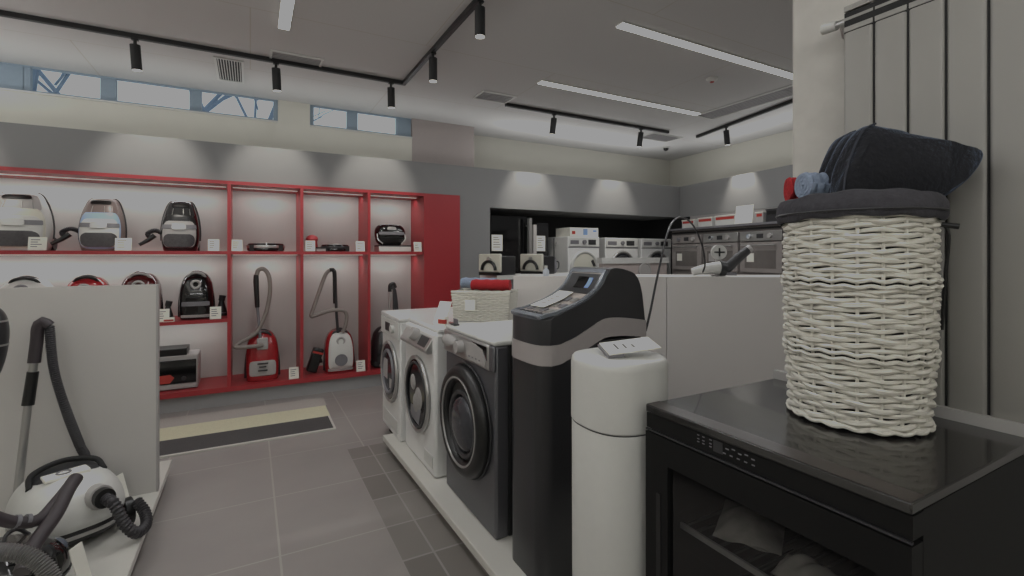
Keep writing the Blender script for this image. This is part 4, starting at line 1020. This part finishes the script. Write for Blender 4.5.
# white canister vacuum
rzv = math.radians(28)
t = thing('canister_vacuum', 'white and black canister vacuum with ribbed hose on the left platform', 'vacuum cleaner', (-.735, 2.90, .1015), rzv)
t.scale = (1.08, 1.0, 1.15)
Sv = smoothS([(.03,0,0,.15,.20,2.8), (.05,0,0,.165,.215,2.8), (.085,0,0,.17,.22,2.8), (.10,0,0,.168,.218,2.8)])
obj('base', loft(B(), Sv, 48), black, t)
Sv2 = smoothS([(.085,0,0,.172,.222,2.7), (.11,0,0,.178,.228,2.7), (.16,0,.005,.17,.22,2.6), (.205,0,.01,.145,.195,2.5), (.235,0,.015,.11,.155,2.4), (.25,0,.02,.07,.10,2.3), (.253,0,.02,.02,.03,2.)])
obj('shell', loft(B(), Sv2, 56), whiteP, t)
b = B(); loft(b, [(.055,0,0,.172,.222,2.8), (.068,0,0,.174,.224,2.8)], 48); obj('bumper_strip', b, ltgrey, t)
def top_plate(bm, S, x0, x1, y0, y1, off, p=4, n=14):
    """plate resting on the upper surface of a loft (height from section search)"""
    def hz(x, y):
        lo, hi = S[0][0], S[-1][0]
        for _ in range(24):
            m = (lo+hi)/2; s = sec_at(S, m); inside = abs((x-s[1])/s[3])**s[5]+abs((y-s[2])/s[4])**s[5] < 1
            lo, hi = (m, hi) if inside else (lo, m)
        return lo
    G = []
    for i in range(n+1):
        row = []
        for j in range(n+1):
            u, v = 2*i/n-1, 2*j/n-1
            # squircle mapping
            uu = u*math.sqrt(max(0, 1-abs(v)**p*.35)); vv = v*math.sqrt(max(0, 1-abs(u)**p*.35))
            x = (x0+x1)/2+(x1-x0)/2*uu; y = (y0+y1)/2+(y1-y0)/2*vv; e = 0 < i < n and 0 < j < n
            row.append(bm.verts.new((x, y, hz(x, y)+(off if e else -.004))))
        G.append(row)
    for i in range(n):
        for j in range(n): bm.faces.new((G[i][j], G[i+1][j], G[i+1][j+1], G[i][j+1]))
    return bm
ht = obj('top_hatch', top_plate(B(), Sv2, -.115, .115, -.06, .17, .008), dark, t)
b = B(); box(b, -.085, .06, -.075, -.005, .246, .262); obj('control_label', b, paper, ht, bevel=.004)
b = B(); tube(b, [(-.02+.022*math.cos(q), -.04+.022*math.sin(q), .263) for q in [2*PI*i/20 for i in range(20)]], .004, 6, closed=True); obj('dial', b, grey, ht)
b = B(); tube(b, spline([(-.12,-.02,.225), (-.10,.04,.262), (0,.075,.278), (.10,.04,.262), (.12,-.02,.225)], .01), .011, 10); obj('carry_handle', b, blackM, t)
b = B(); tube(b, [(.05,-.17,.17), (.055,-.235,.185)], [.05, .042], 20); inl = obj('hose_socket', b, ltgrey, t)
b = B(); tube(b, [(.055,-.23,.184), (.057,-.265,.185)], [.036, .036], 20); obj('hose_collar', b, black, inl)
h = B(); ribbed(h, [(.057,-.255,.185), (.075,-.305,.165), (.10,-.33,.09), (.14,-.33,.035), (.19,-.28,.03), (.205,-.22,.06), (.19,-.17,.10)], .0225, .013, 14); obj('hose', h, hoseD, t)
b = B(); cyl(b, (.155,-.13,.055), (.185,-.13,.055), .055, n=24); obj('wheel', b, black, t); b = B(); cyl(b, (-.185,-.13,.055), (-.155,-.13,.055), .055, n=24); obj('wheel', b, black, t)
b = B(); cyl(b, (0,.19,.03), (0,.215,.03), .03, n=20); obj('wheel', b, black, t)
# wand leaning on partition
b = thing('telescopic_wand', 'silver telescopic wand with black grip leaning on the left partition', 'vacuum wand', (-1.07, 3.03, .1015))
def P3(px, py, Y):
    u = (px-CXP)/F; d = Vector((FW[0]+RT[0]*u, FW[1]+RT[1]*u, (HZ-py)/F)); s = Y/d.y; return Vector((d.x*s, Y, CAMZ+d.z*s))
base = Vector((-1.07, 3.03, .10)); 
q0, q1, q2, q3 = P3(17, 500, 3.05)-base, P3(29, 396, 3.06)-base, P3(33, 372, 3.07)-base, P3(38, 328, 3.08)-base
q0 = Vector((q0.x-.01, q0.y-.01, .0))
tt = B(); cyl(tt, q0, q1, .017, .015, 16); obj('tube', tt, silver, b)
tt = B(); cyl(tt, q0.lerp(q1, .93), q2, .023, .022, 16); gp = obj('lock_sleeve', tt, black, b)
tt = B(); cyl(tt, q2, q2.lerp(q3, .22), .016, .016, 16); obj('inner_tube', tt, silver, b)
e4 = q3+Vector((.015, .0, .028)); e5 = q3+Vector((.04, 0, .005))
tt = B(); tube(tt, spline([q2.lerp(q3, .2), q3-Vector((.004,0,.06)), q3, e4, e5], .012), .024, 14); obj('grip', tt, leatherM, b)
hb = [e5, P3(54, 370, 3.08)-base, P3(66, 410, 3.06)-base, P3(80, 446, 3.13)-base, P3(86, 462, 3.165)-base, P3(78, 500, 3.16)-base]
hb[-1].z = max(hb[-1].z, .03); hb[-2].z = max(hb[-2].z, .05)
tt = B(); ribbed(tt, hb, .021, .010, 12); obj('hose', tt, hoseD, b)

# glossy black vacuum at the lower left
t = thing('canister_vacuum', 'glossy black canister vacuum at the lower left corner of the platform', 'vacuum cleaner', (-.80, 2.46, .1015), math.radians(70))
t.scale = (.8, .85, 1.)
Sb = smoothS([(.03,0,0,.15,.19,2.8), (.06,0,0,.17,.21,2.8), (.12,0,0,.17,.21,2.6), (.17,0,.0,.145,.18,2.4), (.20,0,.01,.10,.12,2.3), (.206,0,.01,.03,.04,2.)])
obj('shell', loft(B(), Sb, 48), blackG, t)
obj('top_cover', top_plate(B(), Sb, -.10, .10, -.13, .05, .006), mat('marbled_gloss', '#3c3836', .12, var=.6, scale=30, coat=.5), t)
b = B(); dome(b, 0, 0, 0, .05, .05); 
for v in b.verts: v.co = Vector((v.co.x*1.1+.085, v.co.y*1.2-.125, v.co.z*.9+.135))
obj('bin_lens', b, mat('blue_glint_bin', '#59626e', .08, var=.4, scale=30, coat=.6), t)
b = B(); loft(b, [(.055,0,0,.174,.214,2.8), (.066,0,0,.176,.216,2.8)], 48); obj('bumper_strip', b, dark, t)
for sx in (-1, 1): b = B(); cyl(b, (sx*.155,.06,.055), (sx*.185,.06,.055), .055, n=24); obj('wheel', b, blackM, t)
b = B(); tube(b, spline([(-.06,-.04,.21), (-.02,-.02,.245), (.04,-.02,.245), (.08,-.04,.205)], .01), .008, 8); obj('carry_handle', b, dark, t)
# its hose and grip (one piece resting over both)
base = Vector((-.98, 2.40, .10))
t = thing('suction_hose', 'dark curved hose grip lying across the two left canister vacuums', 'hose', tuple(base))
g = [P3(22, 572, 2.18)-base, P3(34, 545, 2.26)-base, P3(55, 515, 2.36)-base, P3(68, 490, 2.46)-base, P3(76, 478, 2.52)-base]
b = B(); tube(b, spline(g, .015), .024, 14); gr = obj('grip', b, leatherM, t)
g2 = [P3(72, 482, 2.50)-base, P3(56, 502, 2.42)-base, P3(38, 520, 2.34)-base, P3(12, 522, 2.30)-base, P3(-20, 512, 2.26)-base]
b = B(); tube(b, spline(g2, .015), .020, 14); obj('branch', b, leatherM, gr)
for i, f in enumerate((.35, .75)):
    p = g2[2].lerp(g2[3], f); d = (g2[3]-g2[2]).normalized(); b = B(); cyl(b, p, p+d*.012, .0225, n=16); obj('ring', b, grey, gr)
g3 = [P3(-28, 556, 2.10)-base, P3(0, 552, 2.06)-base, P3(28, 556, 2.04)-base, P3(48, 572, 2.02)-base, P3(56, 600, 2.0)-base, P3(52, 630, 2.0)-base]
b = B(); ribbed(b, g3, .026, .008, 14); obj('ribbed_hose', b, hoseM, t)
# stick vacuum at the far left edge
t = thing('stick_vacuum', 'dark glossy stick vacuum cut off by the left picture edge', 'vacuum cleaner', (-.972, 2.79, .1015), math.radians(20))
Ss = smoothS([(.74,0,0,.02,.02,2.2), (.78,0,0,.05,.05,2.4), (.86,0,0,.07,.07,2.4), (.95,0,0,.078,.078,2.4), (1.02,0,0,.07,.07,2.4), (1.06,0,0,.045,.045,2.3), (1.07,0,0,.015,.015,2.)])
obj('motor_body', loft(B(), Ss, 36), darkB, t)
b = B(); loft(b, [(.90,0,0,.0765,.0765,2.4), (.908,0,0,.078,.078,2.4)], 36); loft(b, [(1.0,0,0,.076,.076,2.4), (1.007,0,0,.075,.075,2.4)], 36); obj('trim_ring', b, silver, t)
b = B(); cyl(b, (0,0,.06), (0,0,.76), .017); obj('pole', b, dark, t); obj('floor_head', bx(-.05, .05, -.05, .05, 0, .06), black, t, bevel=.015)

# ================================================================== CEILING FIXTURES
def linear(label, x0, x1, y0, y1):
    t = thing('linear_light', label, 'ceiling light', ((x0+x1)/2, (y0+y1)/2, CEIL), 0, 'linear ceiling lights'); hx, hy = (x1-x0)/2, (y1-y0)/2
    obj('trim_frame', bx(-hx-.004, hx+.004, -hy-.004, hy+.004, -.012, -.001), whiteP, t); obj('diffuser', bx(-hx, hx, -hy, hy, -.018, -.012), ledM, t)
linear('long white linear ceiling light nearest the pier', 2.28, 4.45, 2.565, 2.635)
linear('white linear ceiling light in front of the far track', 2.38, 4.52, 3.785, 3.855)
linear('white linear ceiling light running away from the viewer at the top edge', .175, .245, 1.65, 3.79)
linear('white linear ceiling light at the top left corner', -1.32, -1.25, 1.65, 3.62)
def track(name, label, pts):
    t = thing(name, label, 'track', (0,0,0)); 
    for a, b_ in zip(pts, pts[1:]):
        a = Vector(a); b_ = Vector(b_); d = (b_-a).normalized(); n = Vector((-d.y, d.x))*.017
        a2, b2 = a-d*.017, b_+d*.017
        b0 = B(); prism(b0, [tuple(a2+n), tuple(a2-n), tuple(b2-n), tuple(b2+n)], 'z', CEIL-.035, CEIL-.001); r = obj('rail', b0, black, t)
        m2 = B(); prism(m2, [tuple(a+n*.3), tuple(a-n*.3), tuple(b_-n*.3), tuple(b_+n*.3)], 'z', CEIL-.037, CEIL-.035); obj('slot', m2, dark, r)
track('lighting_track', 'black L-shaped ceiling track over the vacuum shelving', [(-3.0, 4.44), (1.265, 4.44), (1.265, 1.6)])
track('lighting_track', 'black ceiling track in front of the dark fridge niche', [(2.42, 4.55), (4.80, 4.55)])
track('lighting_track', 'black slanted ceiling track along the right oven wall', [(5.34, 4.52), (4.82, 2.3)])
def lamp(label, x, y, tilt, to=None, big=1.):
    t = thing('track_spotlight', label, 'spotlight', (x, y, CEIL-.035), 0, 'black track spotlights')
    b = B(); cyl(b, (0,0,0), (0,0,-.05), .011); box(b, -.022, .022, -.014, .014, -.012, 0); obj('stem', b, black, t)
    d = Vector(tilt).normalized(); p = Vector((0,0,-.045)); q = p+d*.18*big
    b = B(); cyl(b, p, q, .033*big, .033*big, 24); h = obj('housing', b, blackM, t)
    b = B(); cyl(b, q-d*.0, q+d*.002, .030*big, .030*big, 24); obj('lens', b, spotM, h)
    return Vector((x, y, CEIL-.035))+q+d*.01
def tx(px, Y): return xat(px, Y)
SP = []
for px, lab in ((135, 'black track spotlight at the left, above the white bagless vacuums'), (276, 'black track spotlight below the ceiling vent, over the second bay'), (391, 'black track spotlight nearest the track corner on the shelving side')):
    x = tx(px, 4.44); SP.append((lamp(lab, x, 4.44, (.05, .10, -1)), (x+.0, 5.1, 2.10)))
lamp('black track spotlight just in front of the track corner on the returning arm', 1.265, 3.62, (0, 0, -1)); lamp('black track spotlight at the top edge on the returning arm', 1.265, 2.74, (0, 0, -1))
for px, lab in ((554, 'black track spotlight at the left of the far track'), (641, 'black track spotlight at the right of the far track')):
    x = tx(px, 4.55); SP.append((lamp(lab, x, 4.55, (-.06, .12, -1)), (x, 5.1, 2.10)))
SP.append((lamp('black track spotlight on the slanted right track', 5.20, 3.97, (.12, -.02, -1)), (5.50, 3.93, 2.1)))
# ceiling vents and detector
def vent(label, x0, x1, y0, y1, along, dk):
    t = thing('ceiling_vent', label, 'vent', ((x0+x1)/2, (y0+y1)/2, CEIL), 0, 'ceiling air vents'); hx, hy = (x1-x0)/2, (y1-y0)/2
    b = B(); f = .018; box(b, -hx, hx, -hy, -hy+f, -.010, -.001); box(b, -hx, hx, hy-f, hy, -.010, -.001); box(b, -hx, -hx+f, -hy+f, hy-f, -.010, -.001); box(b, hx-f, hx, -hy+f, hy-f, -.010, -.001); obj('frame', b, whiteP, t)
    obj('backing', bx(-hx+f, hx-f, -hy+f, hy-f, -.003, -.001), blackM if dk else grey, t)
    b = B(); n = 9 if dk else 6
    for i in range(n):
        if along == 'y': c = -hx+f+(2*hx-2*f)*(i+.5)/n; box(b, c-.003, c+.003, -hy+f, hy-f, -.009, -.003)
        else: c = -hy+f+(2*hy-2*f)*(i+.5)/n; box(b, -hx+f, hx-f, c-.003, c+.003, -.009, -.003)
    obj('slats', b, whiteP if dk else ltgrey, t)
def Z3(px, py, z=CEIL):
    u = (px-CXP)/F; s = (z-CAMZ)/((HZ-py)/F); return (FW[0]+RT[0]*u)*s, (FW[1]+RT[1]*u)*s
xa, ya = Z3(220, 61); xb, yb = Z3(243, 80); vent('ceiling vent with dark slots near the long high window', -.265, -.05, 4.62, 5.20, 'y', True)
xa, ya = Z3(270, 50); xb, yb = Z3(306, 60); vent('beige ceiling vent just above the shelving track', xa, xa+.40, min(ya, yb)-.02, max(ya, yb)+.12, 'x', False)
xa, ya = Z3(480, 94); vent('beige ceiling vent left of the far track', xa-.02, xa+.36, ya-.12, ya+.14, 'x', False)
vent('long ceiling vent beyond the end of the far track', 4.70, 5.25, 4.70, 5.0, 'x', False)
vent('long ceiling vent beside the slanted right track', 4.55, 4.85, 2.6, 3.9, 'y', False)
xa, ya = Z3(712, 78); t = thing('smoke_detector', 'small white round smoke detector on the ceiling', 'smoke detector', (xa, ya, CEIL)); b = B(); lathe(b, [(.05,-.001), (.05,-.014), (.035,-.03), (.02,-.036)], 28); obj('housing', b, whiteP, t); b = B(); lathe(b, [(.02,-.036), (.015,-.042)], 16); obj('sensor', b, redInk, t)
xa, ya = Z3(666, 147); t = thing('dome_camera', 'tiny dark dome sensor near the ceiling corner', 'sensor', (xa, ya, CEIL)); b = B(); lathe(b, [(.05,-.001), (.05,-.02)], 20); obj('mount', b, whiteP, t); b = B(); lathe(b, [(.04,-.02), (.035,-.045), (.012,-.06)], 20); obj('dome', b, black, t)

# ================================================================== LIGHT
for p, to in SP: spot('spot_lamp', p, to, 85, 62, .7, .02)
spot('spot_lamp', SP[0][0]+Vector((-1.35, 0, 0)), Vector(SP[0][1])+Vector((-1.35, 0, 0)), 85, 62, .7, .02)
NEU = (.985, .99, 1.)
# area lamps just under the linear diffusers, then added fill lamps
for nm, p, sx_, sy_, e in (('lamp_a', (3.36, 2.6), 2.1, .07, 48), ('lamp_b', (3.45, 3.82), 2.1, .07, 42), ('lamp_c', (.21, 2.7), .07, 2.1, 46), ('lamp_d', (-1.28, 2.6), .07, 2.1, 19),
        ('fill_e', (.2, -.5), .07, 2.1, 26), ('fill_f', (-1.3, -.5), .07, 2.1, 14), ('fill_g', (3.6, .6), 2.1, .07, 40)):  # fill lamps added out of view, without fittings
    area(nm, (p[0], p[1], CEIL-.03), (0,0,0), sx_, sy_, e, NEU)
# cove strips on the ledge, shining up and out over the ceiling
area('cove_north', (-.3, 5.25, 2.43), (PI+.35, 0, 0), 5.2, .06, 17, NEU); area('cove_setback', (4.0, 5.35, 2.43), (PI+.35, 0, 0), 3.0, .06, 22, NEU)
area('cove_east', (5.62, 3.2, 2.43), (PI, -.35, math.radians(-8)), .06, 3.4, 20, NEU)
area('fill_west', (-2.9, 2.0, 2.4), (PI, .5, 0), .06, 6.0, 115, NEU); area('fill_south', (-.6, -1.9, 2.4), (PI-.5, 0, 0), 4.4, .06, 112, NEU)  # unseen uplights added to brighten the ceiling, no ledge there
# soft bluish fill lamp added behind the viewer, no opening there
area('fill_behind', (-.7, -1.95, 1.5), (math.radians(-90), PI, 0), 4.0, 2.2, 8, (.88, .94, 1))
w = bpy.data.worlds.new('World'); bpy.context.scene.world = w; w.use_nodes = True
bg = w.node_tree.nodes['Background']; bg.inputs[0].default_value = (.86, .93, 1, 1); bg.inputs[1].default_value = 1.7

# ================================================================== CAMERA
cam = bpy.data.cameras.new('camera'); cam.sensor_width = 36; cam.lens = F/1024*36; cam.shift_y = -(288-HZ)/1024; cam.clip_start = .02
co = bpy.data.objects.new('camera', cam); C.objects.link(co); co.location = (0, 0, CAMZ); co.rotation_euler = (PI/2, 0, -YAW)
sc = bpy.context.scene; sc.camera = co
vs = sc.view_settings; vs.view_transform = 'Standard'; vs.look = 'None'
vs.use_curve_mapping = True
cm = vs.curve_mapping; cm.initialize() if hasattr(cm, 'initialize') else None
cm.extend = 'HORIZONTAL'; cm.use_clip = False
cv = cm.curves[3]
cv.points[0].location = (0, 0.001); cv.points[1].location = (1, .3185)
for p in cv.points: p.handle_type = 'VECTOR'
cm.update()
